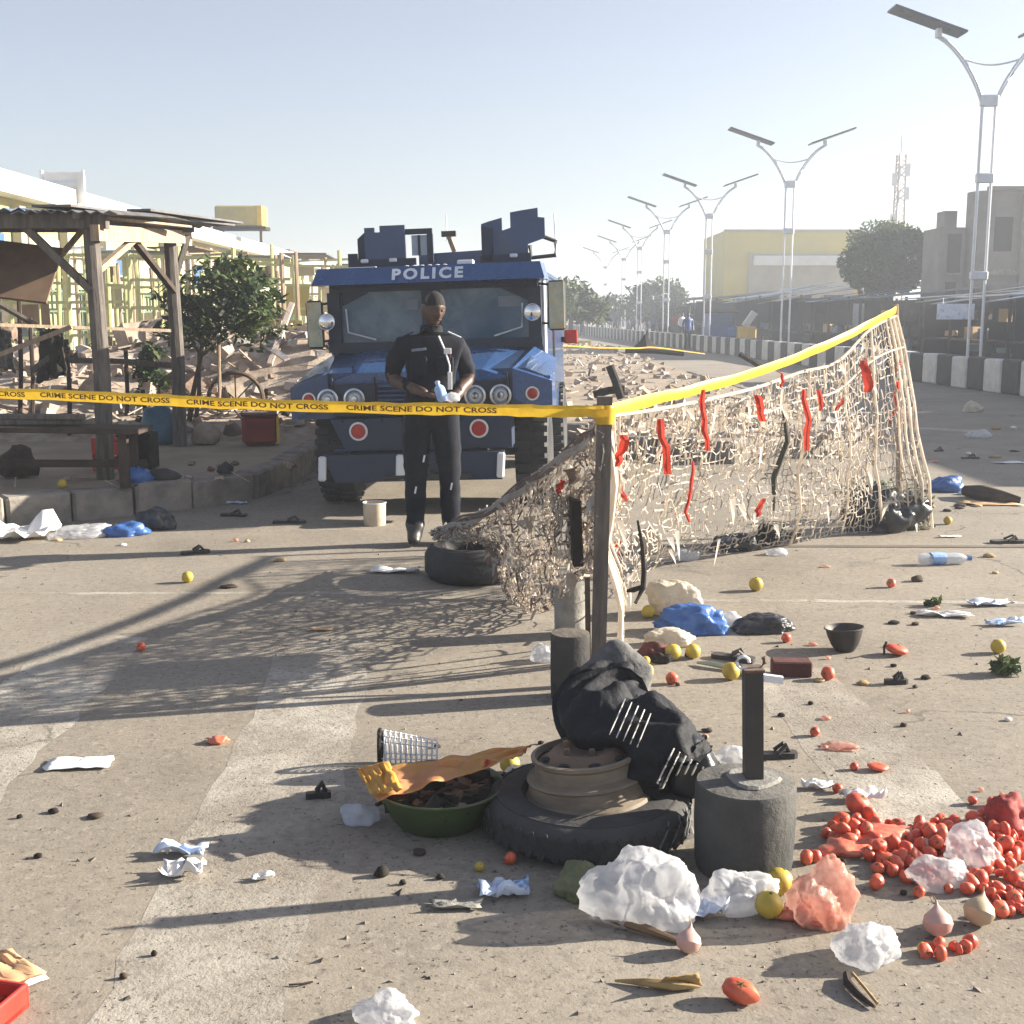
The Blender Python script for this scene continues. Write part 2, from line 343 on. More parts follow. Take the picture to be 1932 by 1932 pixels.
def paint(name, poly, z=.0006, nsub=26, jag=.045):
    mb = MB(); P = []
    a, b, c, d = [Vector(p) for p in poly]        # a-b left edge, d-c right edge
    for i in range(nsub+1):
        t = i/nsub; l = a.lerp(b, t); r = d.lerp(c, t); row = []
        for j in range(5):
            q = l.lerp(r, j/4)
            if j in (0, 4) or i in (0, nsub): q = q+Vector((nz(q, 6, 3), nz(q, 6, 8)))*jag
            row.append((q.x, q.y, z))
        P.append(row)
    mb.grid(P); return struct(mb.build(name, M_PAINT))
def gp(x, y): p = G(x, y); return (p.x, p.y)
def bar_from(xl, xr, y, y2):           # crossing bars run towards the road's vanishing point (855,595)
    VX = 855; t = (y2-595)/(y-595)
    return [gp(xl, y), gp(VX+(xl-VX)*t, y2), gp(VX+(xr-VX)*t, y2), gp(xr, y)]
paint('road_marking', bar_from(545, 712, 1197, 2080))
paint('road_marking', bar_from(118, 287, 1200, 1700))
paint('road_marking', bar_from(-270, -90, 1200, 1500))
paint('road_marking', bar_from(1395, 1560, 1262, 1700))
for (xa, ya, xb, yb, wd) in ((-40,1122,800,1120,.055),(1230,1134,1960,1139,.06),(600,1000,700,1000,.03)):
    a, b = Vector(gp(xa, ya)), Vector(gp(xb, yb)); off = Vector((0, wd))
    paint('road_line', [a, b, b+off, a+off], nsub=40, jag=.025)
# far lane line on the shaded carriageway
paint('road_line', [gp(1700,808), gp(1850,816), gp(1850,811), gp(1700,803)], nsub=10, jag=.01)
# transverse joint in the road surface
jt = MB(); jt.add([G(1190,1032), G(1960,1034), G(1960,1030), G(1190,1028)], [(0,1,2,3)])
jt.v = [(a,b,.004) for a,b,c in jt.v]; struct(jt.build('road_joint', mat('road_joint', (.15,.125,.1), (.11,.095,.08), scale=5)))
# small stones and crumbs on the road
gr = MB()
def crumb(mb, p, s, m=0):
    vs = [Vector((rnd(-1,1)*s, rnd(-1,1)*s, rnd(0,.9)*s)) for _ in range(4)]; vs[0].z = vs[1].z = vs[2].z = -.1*s; vs[3].z = abs(vs[3].z)+.3*s
    vs[0] = Vector((-s,-s*.6,-.002)); vs[1] = Vector((s,-s*.5,-.002)); vs[2] = Vector((rnd(-.4,.4)*s,s,-.002))
    a = rnd(0,6.3); r = ROT(0,0,a); mb.add([r@v+Vector(p) for v in vs], [(0,2,1),(0,1,3),(1,2,3),(2,0,3)], m)
for i in range(1700):
    y = 2.2+9.5*random.random()**1.6; x = rnd(-.46,.46)*y
    crumb(gr, (x,y,.001), rnd(.002,.006) if random.random() < .93 else rnd(.007,.014), random.choice((0,0,1)))
grv = stuff(gr.build('gravel', [mat('gravel_tan', (.2,.17,.14), (.12,.1,.08), scale=3), mat('gravel_dark', (.07,.06,.05), (.05,.045,.04), scale=3)]))
tag(grv, 'scattered small stones and crumbs over the dusty road', 'gravel')

# ================================================================== BACKGROUND, RIGHT SIDE
def BX(d): return 10.3-.053*(d-24.4)
med = MB(); med.flat([(BX(6)+.05,6),(BX(6)+1.5,6),(BX(125)+1.5,125),(BX(125)+.05,125)], -.05, .18); struct(med.build('median_strip', M_KERB))
bar = thing('median_barrier', 'long barrier of concrete blocks painted alternately black and white along the median', 'barrier', (BX(26),26,0))
bang = math.atan2(1, -.053)
bmk = [MB().box((0,0,.35), (.80,.3,.70), bev=.03).build('x', m) for m in (M_KBLK, M_KWHT)]
bme = [o.data for o in bmk]; [bpy.data.objects.remove(o) for o in bmk]
d = 8.0; i = 0
while d < 62:
    o = link('barrier_block', bme[i%2], bar, (BX(d)-BX(26), d-26, rnd(-.01,.01))); o.rotation_euler = (0, rnd(-.01,.01), bang+rnd(-.012,.012)); d += .84; i += 1
far = MB(); far2 = MB()
while d < 120:
    (far if i%2 else far2).box((BX(d)-BX(26), d-26, .35), (.3,.8,.7)); d += .84; i += 1
stuff(far.build('far_white_blocks', M_KWHT, bar)); stuff(far2.build('far_black_blocks', M_KBLK, bar))

def lamp():
    t = thing('street_lamp', '', 'street lamp', (0,0,0), 0, 'twin arm solar street lamps down the median'); t.scale = (1,1,.962)
    for s in (-1, 1):
        MB().tube([(s*.15,0,0),(s*.15,0,6.7)], .036, 8).build('pole', M_STEEL, t, True)
        ar = MB()
        for k, dz in ((0,0),(1,-.16)):
            pts = []
            for q in range(11):
                u = q/10; x = .15+1.08*u**1.25-(.0 if k == 0 else .0); z = 6.6+dz+1.45*math.sin(u*1.25)/math.sin(1.25)+(k*.11*u)
                pts.append((s*x, 0, z))
            ar.tube(pts, .026, 7)
        ar.build('arm', M_STEEL, t, True)
        h = MB(); h.box((s*1.22,0,8.10), (.10,.16,.2)); h.build('lamp_head', M_STEEL, t)
        p = MB(); p.box((0,0,0), (1.72,.62,.055), ROT(0,s*-R(-19.5)*-1,0), bev=.01)
        o = p.build('solar_panel', M_SOLAR, t); o.location = (s*1.48,0,8.36)
    for z, hh in ((6.6,.26),(4.85,.22),(2.6,.2)):
        MB().box((0,0,z), (.40,.12,hh), bev=.02).build('collar', M_STEEL, t)
    MB().tube([(-.62+1.24*q/10,0,7.52-.12*math.sin(math.pi*q/10)) for q in range(11)], .022, 6).build('tie_arc', M_STEEL, t, True)
    MB().box((0,0,.2), (.6,.4,.5), bev=.03).build('plinth', M_CONC, t)
    return t
L0 = lamp(); LAMPS = [(10.7,28.3,'tall twin arm street lamp nearest the camera, its right arm cut by the frame'),
 (10.2,45.8,'second street lamp of the row, whole with both solar panels against the sky'),
 (9.57,60.3,'third street lamp of the row, left of the yellow building'),
 (8.95,71.6,'fourth street lamp, pale, between the truck and the yellow building'),
 (9.16,88.8,'fifth street lamp, faint, left of the fourth'),
 (9.6,106,'sixth street lamp, very faint near the far end of the row'),
 (9.4,124,'farthest street lamp, almost lost in the haze')]
for i, (x, y, lb) in enumerate(LAMPS):
    o = L0 if i == 0 else dup(L0, (0,0,0))
    o.location = (x, y, 0 if y > 100 else .0); o['label'] = lb

# ---- foliage
def foliage(name, root, clumps, n, size, mats, squash=1.0, seed=1, inner=.55):
    rs = random.Random(seed); mb = MB(); tot = sum(r[0]*r[1]*r[2] for c, r in clumps)
    for c, r in clumps:
        k = int(n*r[0]*r[1]*r[2]/tot); c = Vector(c)
        for i in range(k):
            v = Vector((rs.gauss(0,1), rs.gauss(0,1), rs.gauss(0,1))).normalized()
            rr = inner+(1-inner)*rs.random()**.6
            rr *= 1+.28*noise.noise(v*2.6+Vector((seed,0,0)))
            p = c+Vector((v.x*r[0], v.y*r[1], v.z*r[2]))*rr
            if noise.noise(p*(1.1/size*.12)+Vector((seed*3,0,0))) < -.22: continue
            s = size*rs.uniform(.6,1.3); q = Euler((rs.uniform(-1,1), rs.uniform(-1,1), rs.uniform(0,6.3))).to_matrix()
            lf = [Vector((-s,0,0)),Vector((0,-s*.42,-.08*s)),Vector((s,0,-.25*s)),Vector((0,s*.42,-.08*s))]
            mm = 0 if noise.noise(p*1.7/max(.6,r[0])+Vector((0,seed,5))) < .05 else 1
            if rs.random() < .12: mm = 2
            mb.add([q@l+p for l in lf], [(0,1,2,3)], mm)
    return stuff(mb.build(name, mats, root))
LV = [M_LEAF1, M_LEAF2, M_LEAF3]
def tree(label, loc, crown, trunk, n, size, seed=1, group=None, mats=LV, name='tree', inner=.55):
    t = thing(name, label, 'tree', loc, 0, group)
    tr = MB()
    for pts, r0, r1 in trunk:
        k = len(pts); tr.tube(pts, [r0+(r1-r0)*i/(k-1) for i in range(k)], 8)
    tr.build('trunk', M_BARK, t, True)
    foliage('crown', t, crown, n, size, mats, seed=seed, inner=inner); return t
tree('dark round topped tree beside the grey building', (16.8,55,0),
     [((0,0,4.05),(2.05,2.0,1.6)),((-.9,-.3,3.6),(1.2,1.2,1.1)),((1.0,0,3.9),(1.1,1.2,1.2)),((.2,-.8,4.4),(1.4,1.2,1.1))],
     [([(0,0,0),(.05,0,1.2),(0,0,2.6),(.2,.1,4)], .16, .06), ([(0,0,2.0),(-.7,.1,3.2),(-1.2,0,3.9)], .08, .03), ([(0,0,2.2),(.8,.2,3.3),(1.3,0,4.2)], .08, .03)], 15000, .13, 3, mats=[M_LEAF2, M_LEAF2, M_LEAF3])
FT = [(2.9,62,1.9,3.4,'pale hazy tree just right of the truck'),(5.6,120,2.6,4.2,'small hazy tree left of the faint lamps far down the road'),(7.2,135,3.0,4.4,'hazy tree low behind the faint street lamps'),
      (11.2,98,3.4,4.0,'bluish hazy tree left of the yellow building'),(9.7,112,2.2,3.4,'low bluish tree between the fourth lamp and the yellow building'),(12.6,104,2.2,4.6,'hazy tree touching the left edge of the yellow building')]
for i, (x, y, r, h, lb) in enumerate(FT):
    tree(lb, (x,y,0), [((0,0,h*.68),(r,r,h*.36)),((r*.5,0,h*.55),(r*.6,r*.6,h*.25)),((-r*.45,.2,h*.6),(r*.6,r*.6,h*.3))],
         [([(0,0,0),(.1,0,h*.4),(0,0,h*.7)], .16, .06)], 1800, .26, 20+i, 'far trees along the road')

# ---- yellow building far away
yb = thing('yellow_building', 'hazy yellow clad building with a pale recessed front beyond the stalls', 'building', (16,92,0))
MB().box((5,5,3.9), (10.4,10,7.8)).build('wall', M_YELB, yb)
m = MB(); m.box((5.7,-.06,3.05), (7.6,.14,6.1)); m.build('pale_front', M_WALLC, yb)
MB().box((5.7,-.35,5.6), (7.6,.75,.7)).build('canopy', M_ROOFW, yb)
MB().box((1.75,-.09,3.1), (.28,.22,6.2)).build('pilaster', M_WALLC, yb)
MB().box((5,-.02,7.82), (10.6,.3,.12)).build('parapet_cap', M_WALLC, yb)
for k in range(3): MB().box((3.2+k*2.4,-.14,2.2), (1.5,.06,1.8)).build('window', M_DARK, yb)
# ---- grey building
gb = thing('grey_building', 'grey plastered two storey building with rounded corner behind the right hand stalls', 'building', (17.9,48,0))
MB().flat([(.5,0),(12,0),(12,10),(3.4,10),(-.05,.9),(.0,.45),(.2,.12)], 0, 6.35).build('wall', M_WALLG, gb)
MB().box((6.2,-.06,6.42), (11.6,.3,.14)).build('roof_edge', M_WALLG, gb)
wing = MB(); wing.box((-.62,1.6,2.5), (1.0,2.0,5.0)); wing.box((-.45,1.9,5.35), (.5,.9,.7)); wing.build('stepped_wing', M_WALLG, gb)
for x_ in (1.9,4.9,7.9): MB().box((x_,-.09,3.1), (.3,.18,6.2)).build('pilaster', M_WALLG, gb)
MB().box((6.3,-.05,3.25), (11.6,.12,.22)).build('floor_band', M_CONC, gb); MB().box((1.1,.02,4.7), (.7,.06,1.3)).build('window', M_DARK, gb)
for x_ in (3.1,6.2): MB().tube([(x_,-.08,0),(x_,-.08,6.2)], .05, 6).build('drain_pipe', M_CONC, gb)
for x, z, ww, hh in ((-.55,4.0,.5,1.5),(-.62,2.55,.4,.7)): 
    o = MB().box((x,.58,z), (ww,.06,hh)).build('window', M_DARK, gb); MB().box((x,.54,z-hh/2-.04), (ww+.12,.1,.07)).build('sill', M_CONC, o)
for k in range(4): 
    o = MB().box((3.6+k*2.1,-.02,4.7), (1.0,.06,1.2)).build('window', M_DARK, gb); MB().box((3.6+k*2.1,-.06,4.05), (1.15,.14,.08)).build('sill', M_CONC, o)
# ---- communication mast
ms = thing('radio_mast', 'thin lattice radio mast rising pale behind the round tree', 'mast', (26.4,85,0))
m = MB()
for q in range(3):
    a = q*2.094; m.tube([(1.0*math.cos(a),1.0*math.sin(a),0),(.62*math.cos(a),.62*math.sin(a),24)], .16, 5)
for z in range(24):
    for q in range(3):
        a, b = q*2.094, (q+1)*2.094; r0 = 1-.38*z/24; r1 = 1-.38*(z+1)/24
        m.bar((r0*math.cos(a),r0*math.sin(a),z),(r1*math.cos(b),r1*math.sin(b),z+1), .09)
stuff(m.build('lattice', M_MAST, ms)); MB().tube([(0,0,23),(0,0,26.5)], .1, 5).build('antenna_rod', M_MAST, ms); ms.scale = (.57,.57,.515)
for z, s in ((22,1),(20.8,-1),(19,1),(15.5,-1)): MB().box((s*.75,-.3,z), (.5,.4,1.6)).build('antenna_panel', M_ROOFW, ms)

# ---- stalls on the right
def stall(label, x, y, ln, dp, h, roof, back, front=None, goods=True, tilt=.1, seed=0):
    rs = random.Random(seed); t = thing('market_stall', label, 'stall', (x,y,0), 0, 'stalls along the far side of the median')
    n = max(2, int(ln/1.5))
    for k in range(n):
        o = MB().box((0,0,0), (dp+.9, ln/n+.06, .03), ROT(rs.uniform(-.03,.03),tilt*-1+rs.uniform(-.05,.05),0)).build('roof_sheet', rs.choice(roof), t)
        o.location = (dp/2-.3, (k+.5)*ln/n, h+.12+rs.uniform(-.05,.09))
    for xx in (0, dp):
        for yy in (.05, ln/2, ln-.05): MB().box((xx,yy,(h-.02)/2), (.09,.09,h-.02)).build('post', M_WOODD, t)
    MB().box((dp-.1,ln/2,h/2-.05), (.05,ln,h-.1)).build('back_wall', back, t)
    MB().box((dp/2,ln-.08,h/2-.05), (dp-.3,.05,h-.1)).build('side_wall', back, t)
    if front: MB().box((dp*.35,.02,h*.55), (dp*.6,.04,h*.65)).build('front_sheet', front, t)
    MB().box((.35,ln/2,.8), (.75,ln-.4,.06)).build('counter', M_WOODD, t)
    if goods:
        m = MB()
        for q in range(26): m.box((rs.uniform(.1,dp-.5), rs.uniform(.3,ln-.3), rs.choice((.15,.5,.98,1.0,1.6))), (rs.uniform(.15,.5), rs.uniform(.15,.5), rs.uniform(.15,.45)), ROT(0,0,rs.uniform(0,3)), m=rs.randrange(4))
        stuff(m.build('stacked_goods', [M_WOODD, M_CLOTHG, M_CARD, M_TINB], t))
    return t
RB = [M_TIN, M_TINB]
stall('market stall with teal tarp front and a table at the right edge', 14.9,32.2,4.6,4,2.25,RB,M_TARPT,M_TARPT,seed=1)
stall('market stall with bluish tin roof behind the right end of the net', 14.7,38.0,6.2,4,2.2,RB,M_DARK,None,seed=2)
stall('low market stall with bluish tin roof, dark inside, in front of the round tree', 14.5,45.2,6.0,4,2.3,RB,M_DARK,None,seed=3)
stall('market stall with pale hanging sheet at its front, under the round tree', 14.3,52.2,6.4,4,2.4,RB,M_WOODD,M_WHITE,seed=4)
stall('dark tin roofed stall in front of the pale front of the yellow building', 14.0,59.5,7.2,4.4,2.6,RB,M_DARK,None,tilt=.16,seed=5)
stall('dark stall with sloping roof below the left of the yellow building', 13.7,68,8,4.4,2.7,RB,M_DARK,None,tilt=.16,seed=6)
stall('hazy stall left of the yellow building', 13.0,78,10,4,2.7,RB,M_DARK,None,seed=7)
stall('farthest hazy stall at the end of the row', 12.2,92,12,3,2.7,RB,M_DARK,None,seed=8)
sg = thing('stall_sign', 'small pale blue sign hanging under a stall roof by the net top', 'sign', (14.6,38.6,1.9))
MB().box((0,0,0), (1.15,.05,.48), bev=.01).build('panel', M_PAPERB, sg); MB().tube([(-.4,0,.24),(-.4,0,.42)], .01, 5).build('hanger', M_STEEL, sg)
sg.location = AT(1803,588,38.0)
# unseen shops added beyond the right edge, sized to shade the road
def shop(label, y, ln, h):
    t = thing('shade_shop', label, 'shop', (15.8,y,0), 0, 'unseen low shops added beyond the right edge for their shade')
    MB().box((3,ln/2,h/2), (6,ln,h)).build('wall', M_WALLC, t); MB().box((2.6,ln/2,h+.06), (7,ln+.1,.1)).build('roof', M_TIN, t)
    for k in range(int(ln/3)): MB().box((-.03,1.6+k*3,1.15), (.06,1.6,2.3)).build('door', M_GREENF, t)
    return t
shop('unseen low cream shop added past the right edge to shade the road, nearest to the crossing', 13.6,8.6,3.75)
shop('unseen low cream shop added past the right edge to shade the road, farther along the row', 22.6,9.0,3.7)

# ---- three wheeler, people, heaps far down the road
tk = thing('motor_tricycle', 'small blue and dark motor tricycle parked behind the black and white barrier', 'tricycle', (10.6,62,0))
b = MB(); b.prism([(-.75,.35),(.8,.35),(.8,1.0),(.5,1.05),(.35,1.7),(-.7,1.7),(-.75,1.0)], -.6, 1.6); b.build('body', M_TUKB, tk)
MB().box((.0,.4,1.78), (1.5,2.2,.12), bev=.05).build('roof', M_DARK, tk)
MB().box((-.15,-.61,1.35), (.95,.03,.55)).build('windscreen', M_GLASS, tk); MB().box((.45,-.62,.8), (.5,.04,.4)).build('panel', M_BAGB, tk)
for p in ((0,-.75,.25),(-.65,1.3,.25),(.65,1.3,.25)): MB().lathe([(.1,-.06),(.25,-.06),(.25,.06),(.1,.06)], 14, p, ROT(0,R(90),0)).build('wheel', M_RUB, tk)
yw = thing('yellow_handcart', 'small yellow and white cart standing right of the blue tricycle', 'cart', (11.7,61.5,0))
MB().box((0,0,.75), (.9,1.2,.6), bev=.04).build('tray', M_YELP, yw); MB().bar((-.1,-.3,1.05),(.4,-.2,1.75), .25, .3).build('white_sack', M_ROOFW, yw)
for s in (-.4,.4): MB().lathe([(.05,-.05),(.25,-.05),(.25,.05),(.05,.05)], 12, (s,0,.25), ROT(0,R(90),0)).build('wheel', M_RUB, yw)

for (x_, y_, lb) in ((1180,622,'dark motor tricycle far down the road left of the fifth lamp'),(1236,627,'small dark motor tricycle far down the road below the fourth lamp'),(1140,618,'tiny motor tricycle at the far end of the road')):
    p_ = G(x_, y_); dup(tk, p_, rnd(-.4,.4), lb, 'motor tricycles far down the road')
def skin_mesh(name, joints, edges, radii, root, levels=1):
    me = bpy.data.meshes.new(name); me.from_pydata(joints, edges, []); o = bpy.data.objects.new(name, me); COL.objects.link(o)
    md = o.modifiers.new('s', 'SKIN'); md.use_smooth_shade = True
    if levels: ss = o.modifiers.new('ss', 'SUBSURF'); ss.levels = levels; ss.render_levels = levels
    for i, r in enumerate(radii):
        sv = me.skin_vertices[0].data[i]; sv.radius = r if isinstance(r, tuple) else (r, r); sv.use_root = (i == root)
    dg = bpy.context.evaluated_depsgraph_get(); dg.update(); ev = o.evaluated_get(dg)
    out = bpy.data.meshes.new_from_object(ev); bpy.data.objects.remove(o); return out
def simple_person(name, top, bottom, pose=0):
    q = .12 if pose else .04
    J = [(0,0,.95),(0,0,1.2),(0,0,1.42),(0,0,1.52),(0,-.01,1.62),(0,0,1.74), (-.2,0,1.40),(-.26,.02,1.12),(-.24,-.08,.86),(.2,0,1.40),(.26,.02,1.12),(.24,-.1,.86),
         (-.1,0,.88),(-.11,-q,.48),(-.12,q,.07),(-.12,q-.14,.04),(.1,0,.88),(.11,q,.48),(.12,-q+.05,.07),(.12,-q-.1,.04)]
    E = [(0,1),(1,2),(2,3),(3,4),(4,5),(2,6),(6,7),(7,8),(2,9),(9,10),(10,11),(0,12),(12,13),(13,14),(14,15),(0,16),(16,17),(17,18),(18,19)]
    RA = [(.15,.11),(.15,.11),(.16,.10),.055,.10,.075,.07,.05,.038,.07,.05,.038,.10,.075,.055,.04,.10,.075,.055,.04]
    me = skin_mesh(name, J, E, RA, 0)
    for m in (top, bottom, M_SKIN, M_HAIR): me.materials.append(m)
    for p in me.polygons:
        c = p.center; mi = 0 if c.z > .92 else 1
        if c.z > 1.53: mi = 3 if c.z > 1.66 and c.y > -.07 else 2
        if abs(c.x) > .19 and c.z < 1.0 and c.z > .75: mi = 2
        if c.z < .08: mi = 3
        p.material_index = mi
    return me
PM = [simple_person('person', M_TUKB, M_UNI), simple_person('person', M_CLOTHG, M_UNI, 1), simple_person('person', M_REDC, M_CLOTHG, 1), simple_person('person', M_WHITE, M_WOODD)]
PPL = [(1297,660,0,.3,'person in dark blue clothes standing by the barrier ahead of the tricycle'),(1108,628,1,1.0,'hazy person walking just right of the truck mirror'),(1127,629,2,.4,'hazy person in red a little right of the truck'),
       (1152,625,1,2,'distant person at the left of the far crowd'),(1170,627,3,.2,'distant person in white in the far crowd'),(1186,629,1,1.4,'distant person in grey in the middle of the far crowd'),
       (1206,628,0,2.4,'distant person in blue in the far crowd below the fifth lamp'),(1222,631,1,.7,'distant person at the right of the far crowd'),(1252,634,1,2.9,'distant person left of the barrier end'),(1274,637,2,.1,'distant person in red left of the person in dark blue')]
PPL += [(x_, y_, k_, r_, lb_) for x_, y_, k_, r_, lb_ in ((1098,634,1,.4,'person walking near the truck side far down the road'),(1136,634,3,1.1,'person in white ahead of the far crowd'),(1160,632,0,.2,'person in blue at the near side of the far crowd'),(1194,635,1,2.2,'person in grey nearest in the far crowd'),
        (1214,625,2,.6,'tiny person in red at the back of the crowd'),(1232,634,0,1.9,'person in blue by the second far tricycle'),(1262,640,1,.9,'person in grey close to the barrier'),(1286,645,3,.5,'person in white by the barrier left of the man in blue'),(1345,652,2,1.2,'person in red standing by the blue tricycle'))]
for (x, y, k, rz, lb) in PPL:
    o = link('person', PM[k]); o.location = G(x, y); o.rotation_euler = (0,0,rz); tag(o, lb, 'person', 'people standing far down the road')

# ================================================================== BACKGROUND, LEFT SIDE
wh = thing('market_hall', 'long low market hall with bright white fascia, blue roof strip and yellow green bays', 'building', (-12,18,0))
MB().box((-4,33,2.2), (7.9,66,4.4)).build('wall', M_WALLY, wh)
MB().box((-3.7,33,4.62), (8.4,66.4,.5)).build('fascia', M_ROOFW, wh)
MB().prism([(-8.2,4.88),(-.3,4.88),(-.6,5.2),(-8.2,5.3)], 26, 62).build('roof', M_ROOFB, wh)
MB().box((-1.2,55,5.0), (2.0,10,.35)).build('roof_vent', M_RUST, wh)
bm_p = MB().box((.08,0,2.1), (.22,.35,4.2)).build('pilaster', M_WALLC); pm_ = bm_p.data; bpy.data.objects.remove(bm_p)
grl = MB(); 
for k in range(7): grl.box((.07,-1.0+k*.33,1.15), (.05,.05,2.3))
for k in range(5): grl.box((.07,0,.15+k*.52), (.04,2.1,.05))
o = grl.build('door_grille', M_GREENF); gm_ = o.data; bpy.data.objects.remove(o)
o = MB().box((.02,0,1.15), (.05,2.1,2.3)).build('x', M_DARK); dm_ = o.data; bpy.data.objects.remove(o)
o = MB().box((.05,0,3.15), (.08,2.0,.8), bev=.015).build('x', M_WALLC); um_ = o.data; bpy.data.objects.remove(o)
o = MB().box((.05,0,3.15), (.08,1.2,.7), bev=.015).build('x', M_BAGB); ub_ = o.data; bpy.data.objects.remove(o)
y = 1.2; k = 0
while y < 64:
    link('pilaster', pm_, wh, (0, y-1.55, 0)); 
    if k % 3 != 1: link('shutter_opening', dm_ if k % 2 else um_, wh, (0, y, 0))
    link('door_grille', gm_, wh, (0, y, 0)); link('upper_panel', ub_ if k in (3,6,9) else um_, wh, (0.01, y, 0)); y += 3.1; k += 1
sb = thing('roof_sign', 'white framed sign board with faint red and blue bands standing on the white roof', 'sign', (0,0,0)); p0 = AT(82,384,33); p1 = AT(160,384,33)
sb.location = (p0+p1)/2; wd = (p1-p0).length; hh = .80
MB().box((0,0,hh/2), (wd,.06,hh)).build('board', M_ROOFW, sb)
for x in (-wd/2,wd/2): MB().box((x,-.02,hh/2-.1), (.06,.1,hh+.3)).build('post', M_STEEL, sb)
MB().box((.05,-.036,.34), (wd*.5,.012,.10)).build('red_band', mat('faded_red', (.62,.36,.28), (.6,.45,.4), scale=9), sb); MB().box((0,-.036,.56), (wd*.66,.012,.07)).build('blue_band', mat('faded_blue', (.5,.56,.66), (.6,.62,.66), scale=9), sb)
yt = thing('roof_tank', 'yellow box shaped sign tank on a dark base above the blue roof', 'sign', (0,0,0)); p0 = AT(405,433,52); p1 = AT(500,433,52)
yt.location = (p0+p1)/2+Vector((0,0,.0)); wd = (p1-p0).length
MB().box((-.1,.4,.55), (wd-.25,.9,.85), bev=.06).build('tank', mat('khaki_yellow', (.45,.36,.13), (.38,.3,.12), scale=3), yt); MB().box((wd/2-.2,.4,.55), (.28,.94,.86), bev=.05).build('end_panel', M_YELP, yt)  # end panel's brighter yellow paints in the sun on that face
MB().box((0,.4,.06), (wd+.1,1.0,.14)).build('base', M_DARK, yt)
for q in (-.8,.8): MB().box((q,.4,-.25), (.1,.1,.5)).build('leg', M_RUST, yt)

# ---- wooden stall with a tin roof at the left
st = thing('market_stall', 'wooden market stall of grey poles under a sagging dark tin roof', 'stall', (-3.45,10.2,LZ))
AH = 2.17
def LP(x, y, z): return Vector((x+3.45, y-10.2, z-LZ))
for (x, y, nm) in ((-3.45,10.2,0),(-3.52,12.8,1),(-7.3,10.2,2),(-7.3,12.8,3)):
    MB().tube([LP(x,y,LZ-.05), LP(x+.02,y,1.1), LP(x-.01,y,2.36)], [.075,.07,.065], 9).build('post', M_WOOD, st, True)
def beam(nm, a, b, w_, m=M_WOOD, th=None): return MB().bar(LP(*a), LP(*b), w_, th).build(nm, m, st)
beam('front_beam', (-7.6,10.14,2.36), (-3.3,10.14,2.36), .10, M_WOOD, .12)
beam('back_beam', (-7.6,12.85,2.5), (-3.3,12.85,2.5), .10)
beam('side_beam', (-3.38,10.05,2.26), (-3.44,13.2,2.42), .07, M_WOODL, .13)  # pale wood paints in the sun along the right side beam
beam('side_beam', (-7.3,10.05,2.36), (-7.3,13.2,2.5), .07)
beam('brace', (-3.47,10.16,1.80), (-4.05,10.16,2.38), .06); beam('brace', (-3.46,10.25,1.95), (-3.40,11.3,2.32), .05, M_WOODL)  # second brace is pale because its lit tone is in the colour
beam('brace', (-3.44,11.2,2.3), (-3.5,12.75,1.85), .055, M_WOODD); beam('brace', (-3.52,12.85,1.95), (-3.38,12.95,2.42), .05)
beam('brace', (-7.3,10.16,1.75), (-6.7,10.16,2.36), .07); beam('brace', (-4.95,12.8,1.9), (-4.4,12.8,2.5), .05, M_WOODL)
beam('tie_pole', (-5.3,10.5,1.55), (-3.4,12.2,1.45), .03, M_WOODL)
for k in range(6):
    x0 = -7.7+k*.74; mb = MB(); P = []
    tl = rnd(-.03,.03)
    for a in range(3):
        row = []
        for b in range(17):
            xx = x0+.84*b/16; yy = 9.95+3.45*a/2+(rnd(-.03,.03))
            row.append(LP(xx, yy, 2.43+.10*a/2+.014*(1 if b%2 else -1)+tl*(b/8-1)+nz((xx,yy,0),1.1)*.05))
        P.append(row)
    mb.grid(P); 
    oo = mb.build('roof_sheet', M_TIN if k % 2 else M_TINB, st); sm = oo.modifiers.new('t', 'SOLIDIFY'); sm.thickness = .008
for (a, b, w_, m) in (((-3.7,10.0,2.47),(-3.15,13.4,2.56),.34,M_TIN),((-3.5,10.1,2.40),(-3.2,12.2,2.46),.12,M_WOODL),((-3.3,11.0,2.52),(-3.05,13.6,2.60),.22,M_TIN)):
    MB().bar(LP(*a), LP(*b), w_, .02).build('roof_board', m, st)
for k in range(5): beam('rafter', (-7.5+k*1.0,9.98,2.39), (-7.5+k*1.0,13.3,2.5), .05)
pp = MB(); pp.box((0,0,0), (1.7,.03,.62), ROT(R(-38),0,0)); o = pp.build('hanging_board', mat('brown_board', (.20,.13,.085), (.14,.09,.06), scale=4), st); o.location = LP(-4.9,10.9,2.05); o.rotation_euler = (0,R(7),R(4))
for (a, b) in (((-4.85,10.9,1.15),(-3.95,11.0,1.5)),): beam('strut', a, b, .04, M_WOODL)

